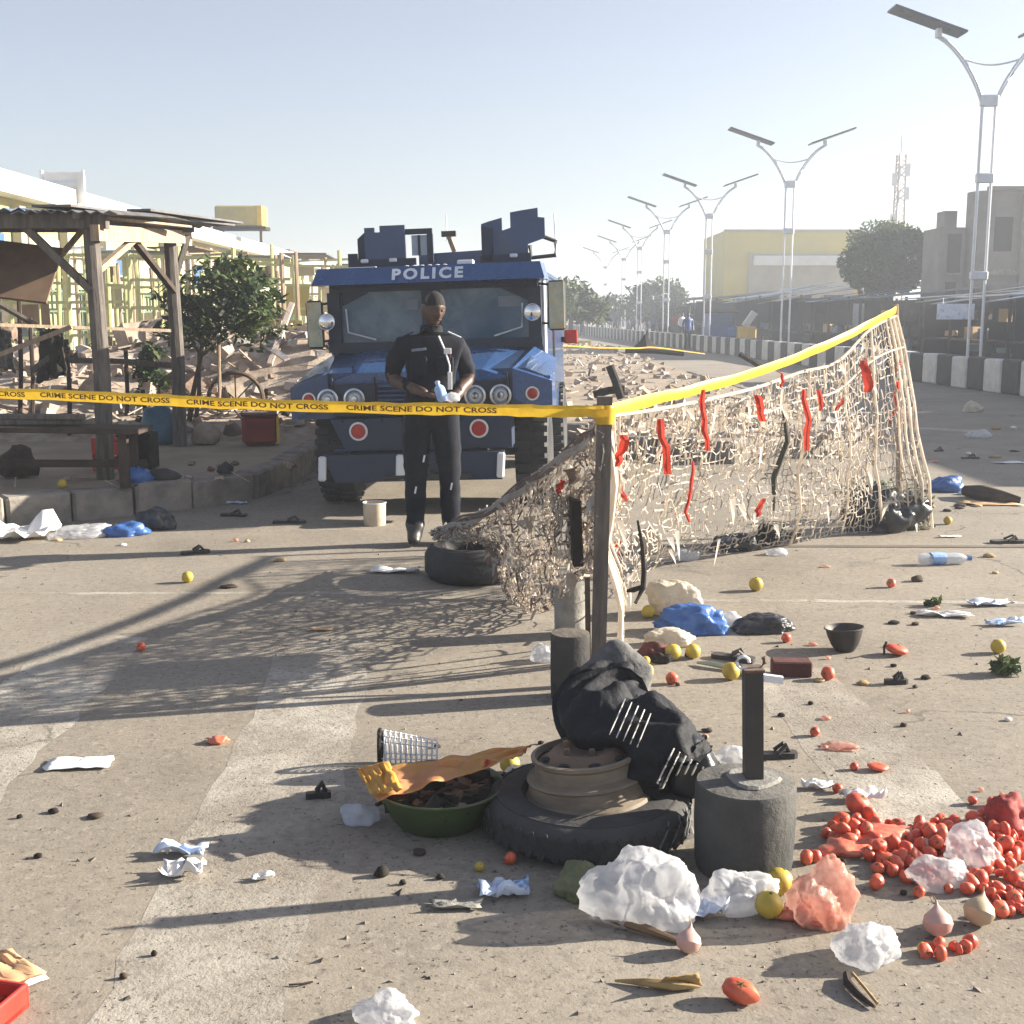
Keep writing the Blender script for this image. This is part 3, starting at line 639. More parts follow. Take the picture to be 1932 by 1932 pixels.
# ---- cluttered frames of other stalls between the debris and the hall
FR = [(-9.6,21,3.0,2.4,2.5,'yellow green pole frame of an emptied stall at the far left',0),(-6.4,20.5,2.6,2.2,2.4,'pole frame with brown cloth seen between the front stall posts',1),(-8.6,25,3.2,2.5,2.7,'yellowish stall frame with a torn roof above the debris',2),(-5.2,24.5,2.8,2.4,2.5,'stall frame with pale sheets behind the rear stall post',3),
      (-6.8,30,3.4,2.6,2.8,'green yellow stall frame behind the small tree',4),(-4.4,30.5,2.6,2.4,2.6,'stall frame right of the small tree by the truck mirror',5),(-11.2,29,3,2.6,2.8,'stall frame with boards under the hall roof at left',6)]
FM = [mat('yellow_green_pole', (.50,.50,.24), (.38,.40,.20), scale=5, rough=.85), mat('yellow_green_pole', (1,1,1)), M_WOODL]; FS = [M_WOODD, mat('brown_hanging_cloth', (.17,.11,.075), (.10,.07,.05), scale=3), M_WALLC, M_BAGC, M_WALLY, M_TINB, mat('brown_board', (.20,.13,.085))]
for (x, y, w_, dp_, h_, lb, k) in FR:
    rs_ = random.Random(k+5); t = thing('market_stall', lb, 'stall', (x,y,LZ), rs_.uniform(-.12,.12), 'bare stall frames behind the debris')
    for xx in (0,w_/3,w_*.66,w_):
        for yy in (0,dp_): MB().tube([(xx,yy,-.05),(xx+rs_.uniform(-.08,.08),yy,h_*rs_.uniform(.9,1.08))], .04, 6).build('post', FM[rs_.randrange(3)], t, True)
    for xx in (w_*.16,w_*.5,w_*.83): MB().tube([(xx,0,0),(xx+.02,0,h_*.8)], .018, 5).build('thin_pole', FM[0], t)
    for zz_ in (.6,1.0,1.5,1.9,h_-.15): MB().bar((-.1,0,zz_+rs_.uniform(-.1,.1)),(w_+.1,0,zz_+rs_.uniform(-.1,.1)), .05).build('rail', FM[rs_.randrange(3)], t)
    for q in range(7): MB().box((rs_.uniform(.1,w_-.1), rs_.uniform(.0,dp_), rs_.uniform(.4,h_-.3)), (rs_.uniform(.25,.8),.03,rs_.uniform(.25,.8)), ROT(rs_.uniform(-.15,.15),rs_.uniform(-.1,.1),rs_.uniform(-.2,.2))).build('hanging_panel', FS[(k+q*2)%7], t)
    for q in range(1 if k % 2 else 2): MB().box((w_*(q+.5)/3,dp_/2,h_+.03*q), (w_/3.2,dp_*rs_.uniform(.5,1.1),.03), ROT(rs_.uniform(-.08,.08),rs_.uniform(-.06,.06),0)).build('roof_sheet', rs_.choice((M_TIN,M_RUST,M_TINB)), t)
# ---- bench in front of the stall
bn = thing('stall_bench', 'rough dark plank bench in front of the wooden stall', 'bench', (-4.1,9.75,LZ))
for k in range(2): MB().box((0,-.11+k*.21,.47), (2.3,.19,.045), ROT(0,R(1),rnd(-.01,.01)), bev=.006).build('plank', M_WOODD, bn)
for x in (-1.0,1.0):
    for yy in (-.12,.12): MB().box((x,yy,.22), (.07,.06,.46)).build('leg', M_WOODD, bn)
MB().box((.3,.14,.16), (1.6,.04,.06)).build('stretcher', M_WOODD, bn)
for i, (x, y, w_, rz, lb) in enumerate(((115,795,1.0,.05,'long plank lying on the bench, lowest of the pile'),(150,785,.9,-.06,'short plank on top of the bench pile'))):
    o = MB().box((0,0,.02), (w_,.12,.04), bev=.005).build('loose_plank', M_WOOD); o.location = (-3.95+i*.06,9.74,LZ+.495+i*.042); o.rotation_euler = (0,0,rz); tag(o, lb, 'plank', 'planks on the bench')
cr = thing('red_crate', 'worn red plastic crate under the right end of the bench', 'crate', (0,0,0)); cr.location = (*G(207,886,LZ).xy, LZ); cr.rotation_euler = (0,0,.12)
for x in (-.115,.115): MB().box((x,0,.15), (.012,.24,.29), bev=.004).build('side_panel', M_REDP, cr)
for yy in (-.114,.114): 
    MB().box((0,yy,.055), (.22,.012,.10)).build('side_panel', M_REDP, cr); MB().box((0,yy,.20), (.22,.012,.11)).build('side_panel', M_REDP, cr)
    MB().box((0,yy,.285), (.25,.02,.025)).build('rim', M_REDP, cr)
MB().box((0,0,.012), (.22,.22,.016)).build('base', M_REDP, cr)
bx = thing('void_box', 'dark box added for the black void beside the red crate under the bench', 'box', (*G(262,882,LZ).xy, LZ))  # black box fills in the dark void under the bench
for x in (-.14,.14): MB().box((x,0,.16), (.02,.26,.32)).build('side', M_CHAR, bx)
MB().box((0,.12,.16), (.26,.02,.32)).build('back', M_CHAR, bx); MB().box((0,0,.02), (.26,.24,.02)).build('bottom', M_CHAR, bx)

# ---- market debris on the sidewalk
def chunk(mb, p, s, kind, m=0):
    if kind == 0:      # plank / stick
        L = s*rnd(1.6,4.2); d = Vector((rnd(-1,1),rnd(-1,1),rnd(-.25,.5))).normalized()*L/2; mb.bar(Vector(p)-d, Vector(p)+d, s*rnd(.18,.4), s*rnd(.06,.16), m)
    else:
        vs = [Vector((sx*rnd(.3,.6),sy*rnd(.3,.6),sz*rnd(.25,.5)))*s for sx in (-1,1) for sy in (-1,1) for sz in (-1,1)]
        r = ROT(rnd(-.5,.5),rnd(-.5,.5),rnd(0,6)); mb.add([r@v+Vector(p) for v in vs], [(0,1,3,2),(4,6,7,5),(0,4,5,1),(2,3,7,6),(0,2,6,4),(1,5,7,3)], m)
RM = [M_RUB1, M_RUB2, M_RUB3, M_RUB4, M_CHAR, M_WOODL]
def hz(x, y):        # mound profile of the debris behind the stall
    a = math.exp(-((x+5.2)/3.0)**2-((y-17.5)/3.0)**2)*1.0+math.exp(-((x+2.4)/1.6)**2-((y-17.2)/1.8)**2)*.95+math.exp(-((x+9)/2.5)**2-((y-16)/2.5)**2)*.9
    return LZ+a*(.85+.4*nz((x,y,0),.9))
md = MB(); P = []
for i in range(34):
    P.append([(-12+i*.36, 13.2+j*.34, hz(-12+i*.36, 13.2+j*.34)-.05+(-.12 if j in (0,29) or i in (0,33) else 0)) for j in range(30)])
md.grid(P); mo = stuff(md.build('debris_mound', M_RUB1, None, False)); tag(mo, 'pale mound of trampled market debris behind the wooden stall', 'rubble')
sc = MB()
for i in range(2600):
    x = rnd(-11.5,.2); y = rnd(13.4,22); h = hz(x,y)
    if h < LZ+.12 and random.random() < .75: continue
    chunk(sc, (x,y,h+rnd(-.03,.05)), rnd(.035,.14), 0 if random.random() < .45 else 1, random.choice((0,0,0,1,2,2,3,5,4 if random.random()<.5 else 0)))
for i in range(700):   # lower scatter right of the truck, seen through the net
    x = rnd(.8,4.4); y = 13.8+46*random.random()**2.2
    if y > 16 and x > 4.3: continue
    chunk(sc, (x,y,LZ+rnd(-.03,.01)), rnd(.03,.12)*(1+y/60), 0 if random.random() < .3 else 1, random.choice((0,0,0,2,2,3,3,1)))
so_ = stuff(sc.build('market_debris', RM)); tag(so_, 'small broken wood, cloth and stones strewn over the sandy sidewalk', 'debris')
pieces = []
for k in range(8):
    mb = MB(); chunk(mb, (0,0,0), .34, k % 2, 0); o = mb.build('debris_piece', RM[(0,1,2,5,3,0,4,2)[k]]); pieces.append(o.data); bpy.data.objects.remove(o)
for i in range(90):
    if i < 60: x, y = rnd(-9,-.6), rnd(13.6,19)
    else: x, y = rnd(1.2,4.2), rnd(14.2,40)
    o = link('debris_piece', pieces[random.randrange(8)], None, (x,y,(hz(x,y)+.1 if i < 60 else LZ+.05))); o.rotation_euler = (rnd(-.3,.3),rnd(-.3,.3),rnd(0,6)); s = rnd(.4,1.1)*(1 if i < 60 else .55); o.scale = (s,s,s)
    if i < 60: tag(o, 'larger broken board or stone on the debris mound left of the truck', 'debris', 'larger pieces on the debris mound')
    else: tag(o, 'larger broken board or stone on the sand right of the truck', 'debris', 'larger pieces right of the truck')
def stick(label, pts, r, m=M_WOODD, name='wooden_pole', grp=None):
    o = MB().tube(pts, r, 6).build(name, m, None, True); tag(o, label, 'pole', grp); return o
for i, (x, yb_, yt_, d, lb) in enumerate(((128,778,640,13.4,'thin dark pole standing left of the front stall post'),(35,800,560,13.6,'dark pole at the left edge behind the stall'),(60,800,600,14,'second thin pole from the left edge'),
      (236,790,660,14,'thin pole between the two stall posts'),(272,800,735,13.6,'short pole left of the bush'),(410,815,640,14.2,'pale thin stake right of the tree trunk'))):
    a = AT(x, yb_, d); a.z = LZ-.02; b = AT(x+rnd(-4,4), yt_, d); stick(lb, [a, (a+b)/2+Vector((.02,0,0)), b], .025 if i != 5 else .02, M_WOODD if i != 5 else M_WOODL)
for i, (x0,y0,x1,y1,d,lb) in enumerate(((130,680,330,690,13.8,'horizontal pole low behind the stall'),(400,760,545,765,14.4,'pole lying across the debris by the tree'),(0,575,120,650,13.5,'pole leaning across behind the stall at the left edge'),
      (60,700,130,655,13.2,'short pole propped against the dark sack'),(1150,690,1172,752,14.6,'dark charred plank leaning right of the truck'),(1120,745,1178,735,14.7,'dark board lying by the charred plank'),(1395,668,1445,700,22,'dark beam leaning under the yellow tape'),(1180,662,1290,668,26,'thin beam lying on the far sand'))):
    stick(lb, [AT(x0,y0,d), (AT(x0,y0,d)+AT(x1,y1,d))/2+Vector((0,0,.02)), AT(x1,y1,d)], .035 if i < 4 else .05, M_CHAR if i > 3 else M_WOOD)
# barrow wheel arcs behind the tree
wa = thing('barrow_wheel', 'old bare wheel hoop half buried in the debris right of the tree', 'wheel', tuple(AT(445,755,14.6)))
MB().tube([(.33*math.cos(a*.2618),0,.33*math.sin(a*.2618)) for a in range(24)], .028, 6, closed=True).build('hoop', M_RUST, wa, True)
for k in range(4): MB().bar((-.31*math.cos(k*.785),0,-.31*math.sin(k*.785)),(.31*math.cos(k*.785),0,.31*math.sin(k*.785)), .015).build('spoke', M_RUST, wa)
# ---- crumpled things
def crumple_mesh(name, w_, d_, h_, seed, mats, sub=3, f=2.2, amp=.35, power=1.0):
    d_0 = d_; bm = bmesh.new(); bmesh.ops.create_icosphere(bm, subdivisions=sub, radius=1)
    rs = random.Random(seed); kd = Vector((rs.choice((-1,1))*rs.uniform(.5,1), rs.uniform(-.8,.2), rs.uniform(-.1,.5))).normalized(); o1 = Vector((seed*3.1,seed,0)); o2 = Vector((0,seed*2.7,4))
    for v in bm.verts:
        c = v.co.copy(); n1 = noise.noise(c*f*.7+o1); vd = noise.voronoi(c*f*.95+o2)[0]; vd2 = noise.voronoi(c*f*2.1+o1)[0]; n2 = .55-(vd[1]-vd[0]); n3 = .5-(vd2[1]-vd2[0])
        n4 = noise.noise(c*f*4.2+o2); k = 1+amp*1.25*n1+amp*.62*n2+amp*.26*n3+amp*.16*n4; d_ = c.dot(kd)
        if d_ > .78: k += amp*2.2*(d_-.78)*(1+noise.noise(c*9))
        c = c*k; z = c.z; c.z = z if z > -.35 else -.35-(z+.35)*.05
        v.co = Vector((c.x*w_/2, c.y*d_0/2, (c.z+.36)*h_/1.3))
    for f_ in bm.faces: f_.smooth = True
    me = bpy.data.meshes.new(name); bm.to_mesh(me); bm.free()
    for mm in (mats if isinstance(mats, (list,tuple)) else [mats]): me.materials.append(mm)
    return me
def crumple(name, label, cat, px, py, wpx, hpx, m, seed, z=0, rz=None, depth=.8, sub=3, f=2.2, amp=.35, group=None):
    p = G(px, py, z); s = PX(1, py) if z == 0 else math.hypot(p.y, CH)/F
    me = crumple_mesh(name, wpx*s, wpx*s*depth, max(.012, hpx*s*1.02), seed, m, sub, f, amp); o = link(name, me, None, p+Vector((0,wpx*s*depth*.3,.002)))
    o.rotation_euler = (0,0,rz if rz is not None else (seed*1.7) % .8-.4); tag(o, label, cat, group); return o
def paper(name, label, px, py, wpx, dep, m, seed, z=0, lift=.02, rz=0, cat='paper', group=None):
    p = G(px, py, z); s = math.hypot(p.y, CH)/F; W_ = wpx*s; D_ = W_*dep; mb = MB(); P = []; n = 9
    for i in range(n):
        row = []
        for j in range(n):
            u, v = i/(n-1)-.5, j/(n-1)-.5
            zz = lift*(abs(nz((u*2.2,v*2.2,seed),1.3))*2.2+(u*u+v*v)*.9)+.004
            row.append(((u+.10*nz((u,v,seed),3))*W_, (v+.14*nz((v,u,seed+4),3))*D_, zz))
        P.append(row)
    mb.grid(P); o = mb.build(name, m, None, True, None, 25); o.location = p; o.rotation_euler = (0,0,rz); tag(o, label, cat, group)
    sm = o.modifiers.new('t', 'SOLIDIFY'); sm.thickness = .0015; sm.offset = 1; return o
SACKS_LATER = True
# small tree and bush by the stall
tb = G(352,822,LZ)
tree('small dark leafy tree with two leaning pale stems left of the truck', tuple(tb),
     [((.42,.1,1.50),(.62,.5,.50)),((.05,0,1.28),(.46,.4,.30)),((.86,.1,1.42),(.40,.4,.44)),((.60,0,1.80),(.36,.35,.26)),((-.12,0,1.5),(.25,.25,.3))],
     [([(0,0,-.04),(.10,0,.5),(.20,0,.9),(.30,0,1.45)], .035, .018), ([(.07,.05,-.04),(.16,.02,.5),(.18,0,.95),(.55,.1,1.5)], .03, .014), ([(.2,0,.9),(.0,0,1.3)], .018, .009)], 2600, .062, 41, inner=.2)
tree('low green bush beside the rear stall post', tuple(G(305,808,LZ)),
     [((-.02,0,.46),(.25,.2,.2)),((-.16,0,.72),(.17,.15,.17)),((-.06,0,.93),(.16,.14,.13)),((.10,.05,.28),(.16,.14,.14))],
     [([(0,0,-.03),(-.06,0,.5),(-.12,0,.95)], .018, .008)], 900, .06, 43, name='bush', inner=.15)
# boxes and plastics by the truck
rb = thing('cargo_box', 'battered box, dark red front and yellow side, on the sidewalk left of the truck', 'box', (*G(490,838,LZ).xy, LZ), R(14))
MB().box((0,0,.16), (.36,.30,.30), bev=.03).build('body', mat('dark_red_box', (.24,.035,.02), (.16,.025,.018), scale=6), rb); MB().box((.19,0,.16), (.03,.30,.29), bev=.01).build('end_panel', M_YELP, rb); MB().box((0,0,.32), (.38,.32,.02)).build('lid', M_DRED, rb)
crumple('blue_sheeting', 'crumpled teal blue plastic sheeting heaped between bush and stall post', 'plastic', 298, 836, 70, 62, M_SHEETB, 9, LZ)
crumple('grey_stone', 'pale stone at the foot of the small tree', 'stone', 385, 838, 50, 34, M_RUB1, 11, LZ, amp=.2)
crumple('brown_stone', 'brown block right of the pale stone', 'stone', 437, 828, 34, 26, M_RUB2, 12, LZ, amp=.15)
crumple('blue_bag', 'blue plastic bag on the edge of the sidewalk', 'bag', 252, 913, 52, 26, M_BAGB, 13, LZ)
crumple('dark_tyre_piece', 'flat dark rubber piece beside the blue bag on the sidewalk', 'rubber', 305, 908, 55, 20, M_RUB, 14, LZ, sub=2)
crumple('dark_stone', 'dark lump on the shaded sidewalk edge', 'stone', 425, 895, 28, 18, M_RUB, 15, LZ, sub=2)
crumple('small_yellow_peel', 'small yellowish fruit on the sidewalk below the bench', 'fruit', 116, 920, 18, 14, M_CIT, 16, LZ, sub=2, amp=.1)
crumple('brown_sack', 'dark brown sack under the left of the bench', 'sack', 30, 900, 60, 50, M_WOODD, 17, LZ)
for i in range(26):
    x = rnd(0,560); yy = rnd(872,930-x*.06)
    o = link('sidewalk_rubbish', pieces[random.randrange(8)], None, G(x,yy,LZ+.008)); o.scale = (.18,.18,.12); o.rotation_euler = (0,0,rnd(0,6)); tag(o, 'small scrap lying on the shaded sidewalk edge', 'scrap', 'scraps on the sidewalk edge')

# ================================================================== POLICE TRUCK
tr = thing('police_truck', 'dark blue armoured police truck with gun shields on its roof facing the camera', 'truck', (-.70,9.62,0), 0)
ROLL = R(-1.9); tr.rotation_euler = (0, ROLL, R(-5))
def part(name, mb, m, smooth=False, parent=None): return mb.build(name, m, parent or tr, smooth)
# cab and rear body
b = MB(); b.prism([(-.93,.62),(.93,.62),(.93,1.38),(.90,1.93),(-.90,1.93),(-.93,1.38)], 1.02, 4.7); part('cab_body', b, M_BLUE)
# nose, lofted front to cowl
f0 = [(-1.03,.80),(-1.03,1.085),(-.84,1.165),(.84,1.165),(1.03,1.085),(1.03,.80)]; f1 = [(-1.03,.80),(-1.03,1.20),(-.86,1.30),(.86,1.30),(1.03,1.20),(1.03,.80)]
b = MB(); vs = [(x,.10,z) for x,z in f0]+[(x,1.0,z) for x,z in f1]; k = 6
b.add(vs, [tuple(range(6)), tuple(range(11,5,-1))]+[(i,i+6,(i+1)%6+6,(i+1)%6) for i in range(6)]); nose = part('hood', b, M_BLUE)
# raised hood centre with sloped cheeks
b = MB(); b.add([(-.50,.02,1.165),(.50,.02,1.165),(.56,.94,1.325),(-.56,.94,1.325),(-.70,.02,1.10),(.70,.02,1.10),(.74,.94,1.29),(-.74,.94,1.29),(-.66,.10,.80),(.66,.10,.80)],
   [(0,1,2,3),(0,3,7,4),(1,5,6,2),(4,5,1,0),(4,8,9,5)]); part('hood_bulge', b, M_LITBLUE, False)
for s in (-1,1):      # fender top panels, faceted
    b = MB(); b.add([(s*.74,.03,1.165),(s*1.05,.03,1.06),(s*1.05,.9,1.205),(s*.86,.92,1.31),(s*.74,.03,.93),(s*1.05,.03,.80)], [(0,1,2,3),(0,4,5,1)]); part('fender', b, M_LITBLUE if s > 0 else M_BLUE)  # right fender gets the lighter blue, sun glare put into its colour
b = MB(); b.box((0,.04,.95), (1.42,.05,.28), bev=.02); part('grille_surround', b, M_BLUED)
for i in range(7): part('grille_slat', MB().box((-.02,.005,.845+i*.036), (.62,.035,.015), ROT(R(25),0,0)), M_BLUE)
for x in (-.70,-.36,.34,.70): part('hood_seam', MB().box((x,.0,1.0), (.012,.03,.26)), M_BLACK)
for k in range(9): part('rivet', MB().lathe([(0,.012),(.010,.009),(.013,0)], 8, (-.64+k*.16,.015,.785), ROT(R(90),0,0)), M_BLUED)
for x in (-.86,-.62,.55,.80): part('rivet', MB().lathe([(0,.014),(.012,.010),(.015,0)], 8, (x,.93,1.855), ROT(R(90),0,0)), M_BLUED)
part('tow_bar', MB().tube([(-.30,-.09,.335),(.40,-.09,.335)], .018, 8), M_BLACK, True)
# headlights
for x in (-.735,-.52,.445,.648):
    z = .962; h = MB(); h.lathe([(.066,0),(.084,-.01),(.086,.03),(.070,.035)], 24, (x,-.0,z), ROT(R(90),0,0)); ho = part('headlight', h, M_CHROME, True)
    part('lens', MB().lathe([(0,.030),(.035,.026),(.06,.012),(.067,0)], 20, (x,.0,z), ROT(R(90),0,0)), M_LENS, True, ho)
    part('reflector', MB().lathe([(0,.045),(.024,.042),(.03,.028)], 14, (x,.0,z), ROT(R(90),0,0)), M_CHROME, True, ho)
for x in (-.90,.895):
    q = part('turn_lamp', MB().lathe([(0,.035),(.035,.03),(.044,0)], 16, (x,.03,.965), ROT(R(90),0,0)), M_REFL, True)
    part('ring', MB().lathe([(.042,.012),(.056,.012),(.058,0)], 18, (x,.03,.965), ROT(R(90),0,0)), M_CHROME, True, q)
b = MB(); b.box((1.02,.35,.95), (.05,.55,.30), bev=.01); part('fender_side', b, M_LITBLUE)  # lighter blue carries the sun glare on this side
# lower front panel and bumper
b = MB(); b.prism([(-.74,.80),(.72,.80),(.72,.55),(-.62,.55)], .02, .30); part('front_apron', b, mat('shaded_blue', (.010,.026,.064), (.008,.02,.05), scale=4, rough=.5, dust=.2))  # same paint as the body, darkened for shade low on the front
b = MB(); b.box((-.02,.20,.535), (1.46,.06,.02)); part('apron_lip', b, M_LITBLUE)
for x in (-.51,.462):
    q = part('red_reflector', MB().lathe([(0,.018),(.058,.016),(.060,0)], 20, (x,.02,.70), ROT(R(90),0,0)), M_REFL, True)
    part('white_ring', MB().lathe([(.058,.004),(.060,.014),(.074,.014),(.076,0)], 24, (x,.02,.70), ROT(R(90),0,0)), M_WHITE, True, q)
b = MB(); b.prism([(-.80,.52),(.66,.52),(.64,.30),(-.70,.30)], -.06, .06); part('bumper', b, MATS['shaded_blue'])
for x, s in ((-.80,.06),(-.165,.075),(.635,.06)): part('bumper_guard', MB().box((x,-.07,.415), (s,.05,.20), ROT(0,R(4),0), bev=.012), M_STEEL)
for x in (.10,): part('tow_shackle', MB().tube([(x+.045*math.cos(a*.5236),-.09,.40+.05*math.sin(a*.5236)) for a in range(12)], .010, 6, closed=True), M_BLACK, True)
part('number_plate', MB().box((.02,-.067,.44), (.02,.01,.02)), M_BLUED)
part('chassis', MB().box((0,2.3,.55), (1.0,4.2,.16)), M_BLACK); part('axle', MB().tube([(-.8,.85,.44),(.8,.85,.44)], .05, 8), M_BLACK, True); part('axle', MB().tube([(-.8,3.7,.44),(.8,3.7,.44)], .05, 8), M_BLACK, True)
part('underbody', MB().box((0,2.4,.68), (1.5,3.6,.14)), M_BLACK)
prof = [(.24,-.10),(.30,-.135),(.385,-.14),(.425,-.11),(.435,-.05),(.435,.05),(.425,.11),(.385,.14),(.30,.135),(.24,.10)]
for s in (-1,1):
    for yy in (.85,3.7):
        x = s*.84; z = .435-x*math.sin(-ROLL)*1.0
        wv = MB().lathe(prof, 32, (x,yy,z), ROT(0,R(90),0)); wl = part('wheel', wv, M_RUB, True)
        tb_ = MB()
        for q in range(30):
            a = q*2*math.pi/30
            for e in (-.075,.075): tb_.box(Vector((x+e,yy+.436*math.cos(a+e*.8),z+.436*math.sin(a+e*.8))), (.12,.05,.022), ROT(a-math.pi/2,0,0))
        stuff(part('tread', tb_, M_RUB, False, wl))
        part('rim', MB().lathe([(.0,.05),(.10,.06),(.13,.03),(.22,.05),(.245,.10)], 20, (x,yy,z), ROT(0,R(90)*s,0)), M_BLUED, True, wl)
    part('wheel_arch', MB().lathe([(.47,-.17),(.50,-.17),(.50,.17),(.47,.17)], 12, (s*.86,.85,.46), ROT(0,R(90),0), ang=math.pi) if False else MB().box((s*.86,.85,.96), (.34,1.0,.06)), M_BLACK)
# windscreen wall
part('windscreen_sill', MB().box((0,.98,1.352), (1.86,.10,.075)), M_BLUED)
part('windscreen_header', MB().box((0,.97,1.86), (1.80,.10,.08)), M_BLUED)
part('centre_pillar', MB().box((-.025,.96,1.605), (.15,.09,.43)), M_BLUED)
for s in (-1,1): part('side_pillar', MB().box((s*.87,.98,1.605), (.11,.11,.43)), M_BLUED)
for (x0, x1) in ((-.815,-.10),(.05,.815)):
    o = part('windscreen', MB().box(((x0+x1)/2,.99,1.605), (x1-x0,.02,.43)), M_GLASS)
    s = -1 if x0 < 0 else 1; xo = x0 if s < 0 else x1
    part('corner_gusset', MB().prism([(xo,1.815),(xo-s*.24,1.815),(xo,1.70)] if s > 0 else [(xo,1.815),(xo,1.70),(xo-s*.24,1.815)], .955, .985), M_BLUED, False, o)
    part('wiper', MB().tube([(xo-s*.30,.95,1.41),(xo-s*.06,.94,1.48),(xo-s*.05,.94,1.68)], .008, 5), M_STEEL, True, o)
    part('sticker', MB().box((x1-.09 if s < 0 else x1-.16,.977,1.70), (.10 if s < 0 else .20,.004,.09)), mat('pale_glass_sticker', (.16,.2,.25), (.12,.15,.2), scale=6, rough=.2), False, o)
# visor with lettering
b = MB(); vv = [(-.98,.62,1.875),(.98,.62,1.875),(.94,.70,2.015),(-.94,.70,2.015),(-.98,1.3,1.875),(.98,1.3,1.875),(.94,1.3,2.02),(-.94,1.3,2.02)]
b.add(vv, [(0,1,2,3),(4,7,6,5),(0,4,5,1),(3,2,6,7),(0,3,7,4),(1,5,6,2)]); vis = part('visor', b, M_LITBLUE)
def text_verts(s, size, spacing=1.0, bold=.0, align='CENTER'):
    cu = bpy.data.curves.new('t', 'FONT'); cu.body = s; cu.size = size; cu.align_x = align; cu.align_y = 'CENTER'; cu.space_character = spacing; cu.offset = bold; cu.extrude = .0
    cu.resolution_u = 3
    o = bpy.data.objects.new('t', cu); COL.objects.link(o); dg = bpy.context.evaluated_depsgraph_get(); dg.update()
    me = bpy.data.meshes.new_from_object(o.evaluated_get(dg)); v = [x.co.copy() for x in me.vertices]; f = [tuple(p.vertices) for p in me.polygons]
    bpy.data.objects.remove(o); bpy.data.meshes.remove(me); return v, f
v, f = text_verts('POLICE', .135, 1.32, .006)
b = MB(); xs = [p.x for p in v]; sx = .60/(max(xs)-min(xs))
b.add([(.0+p.x*sx, .62+.08*((1.943+p.y*.90-1.875)/.14)-.007, 1.943+p.y*.90) for p in v], f); part('lettering', b, M_LETTER, False, vis)
# mirrors
for (x, w_, z0, z1, yy) in ((-1.02,.15,1.35,1.76,.85),(1.06,.155,1.44,1.86,.9)):
    q = part('mirror', MB().box((x,yy,(z0+z1)/2), (w_,.05,z1-z0), bev=.022), M_BLACK)
    part('mirror_glass', MB().box((x,yy-.027,(z0+z1)/2), (w_-.025,.006,z1-z0-.03), bev=.002), M_MIRD, False, q)
    s = -1 if x < 0 else 1
    for zz in (z0+.05, z1-.04): part('bracket', MB().tube([(x-s*.0,yy+.03,zz),(s*.90,1.02,zz+.02)], .011, 6), M_BLACK, True, q)
for x, z in ((-.905,1.575),(.86,1.60)):
    q = part('round_mirror', MB().lathe([(0,-.02),(.06,-.012),(.072,.01),(.0,.02)], 20, (x,.80,z), ROT(R(90),0,0)), M_STEEL, True)
    part('mirror_glass', MB().lathe([(0,.030),(.04,.026),(.066,.012)], 20, (x,.80,z), ROT(R(90),0,0)), M_MIRROR, True, q)
    part('bracket', MB().tube([(x,.82,z),(x*1.0,1.0,z-.05)], .01, 6), M_BLACK, True, q)
# right flank: door, window, strip whitened for sun on the flank, handle, rear lamp
part('sunlit_strip', MB().box((.94,1.10,1.52), (.03,.14,.70), bev=.008), M_WHITE)
part('door', MB().box((.945,1.75,1.15), (.03,1.0,1.0), bev=.01), M_BLUE); part('side_window', MB().box((.925,1.75,1.68), (.03,.7,.3)), M_GLASS)
part('grab_rail', MB().tube([(.97,1.22,1.15),(1.01,1.22,1.2),(1.01,1.22,1.75),(.97,1.22,1.8)], .012, 6), M_BLACK, True)
part('rear_lamp', MB().box((1.04,4.3,1.33), (.15,.08,.15), bev=.01), M_REDL); part('rear_lamp_arm', MB().box((.97,4.35,1.3), (.1,.05,.06)), M_BLACK)
for k in range(3): part('door_hinge', MB().box((.965,1.3,.8+k*.35), (.02,.07,.05)), M_BLACK)
# roof: slab, hatch shields, rails (coordinates from the photo, one and a half metres behind the nose)
def zx(a): return (.3*a-277.4)*.00470
def zz(a): return 1.60+(228-.3*a)*.00470
part('roof', MB().box((0,2.85,1.965), (1.80,3.6,.07), bev=.02), M_BLUE)
def plate(name, poly, y, m=M_BLUE, th=.035, parent=None): return part(name, MB().prism([(zx(a),zz(c)) for a,c in poly], y, y+th), m, False, parent)
hl = plate('gun_shield', [(400,455),(430,440),(430,190),(495,190),(495,220),(530,220),(530,180),(692,180),(692,440),(660,470)], 1.55)
plate('shield_wing', [(372,455),(372,255),(432,205),(432,455)], 1.62, M_BLUED)
plate('shield_bar', [(692,205),(865,205),(865,240),(692,240)], 1.58, M_BLUED); plate('shield_post', [(830,240),(868,240),(868,420),(830,420)], 1.58, M_BLUED)
plate('shield_window', [(728,245),(828,245),(828,372),(728,372)], 1.60, mat('pale_armour_glass', (.42,.47,.52), (.3,.36,.43), scale=9, rough=.2)); plate('window_bar', [(770,245),(785,245),(785,372),(770,372)], 1.585, M_BLUED)
plate('shield_foot', [(320,490),(320,350),(380,350),(380,390),(760,390),(760,490)], 1.52, M_BLUED)
plate('roof_rail', [(760,362),(1200,350),(1200,480),(760,485)], 1.70, M_BLUE)
plate('gun_shield', [(1185,430),(1185,195),(1235,180),(1318,160),(1318,240),(1372,225),(1372,130),(1440,120),(1548,108),(1548,165),(1590,170),(1590,295),(1480,330),(1480,430)], 1.55)
plate('shield_wing', [(1188,430),(1188,210),(1255,225),(1255,430)], 1.50, M_BLUED)
plate('shield_base', [(1175,490),(1175,395),(1500,385),(1500,480)], 1.50, M_BLUED)
part('bracket_frame', MB().tube([(zx(1575),1.6,zz(285)),(zx(1655),1.6,zz(318)),(zx(1650),1.6,zz(405)),(zx(1500),1.6,zz(415)),(zx(1490),1.6,zz(335))], .02, 6), M_BLACK, True)
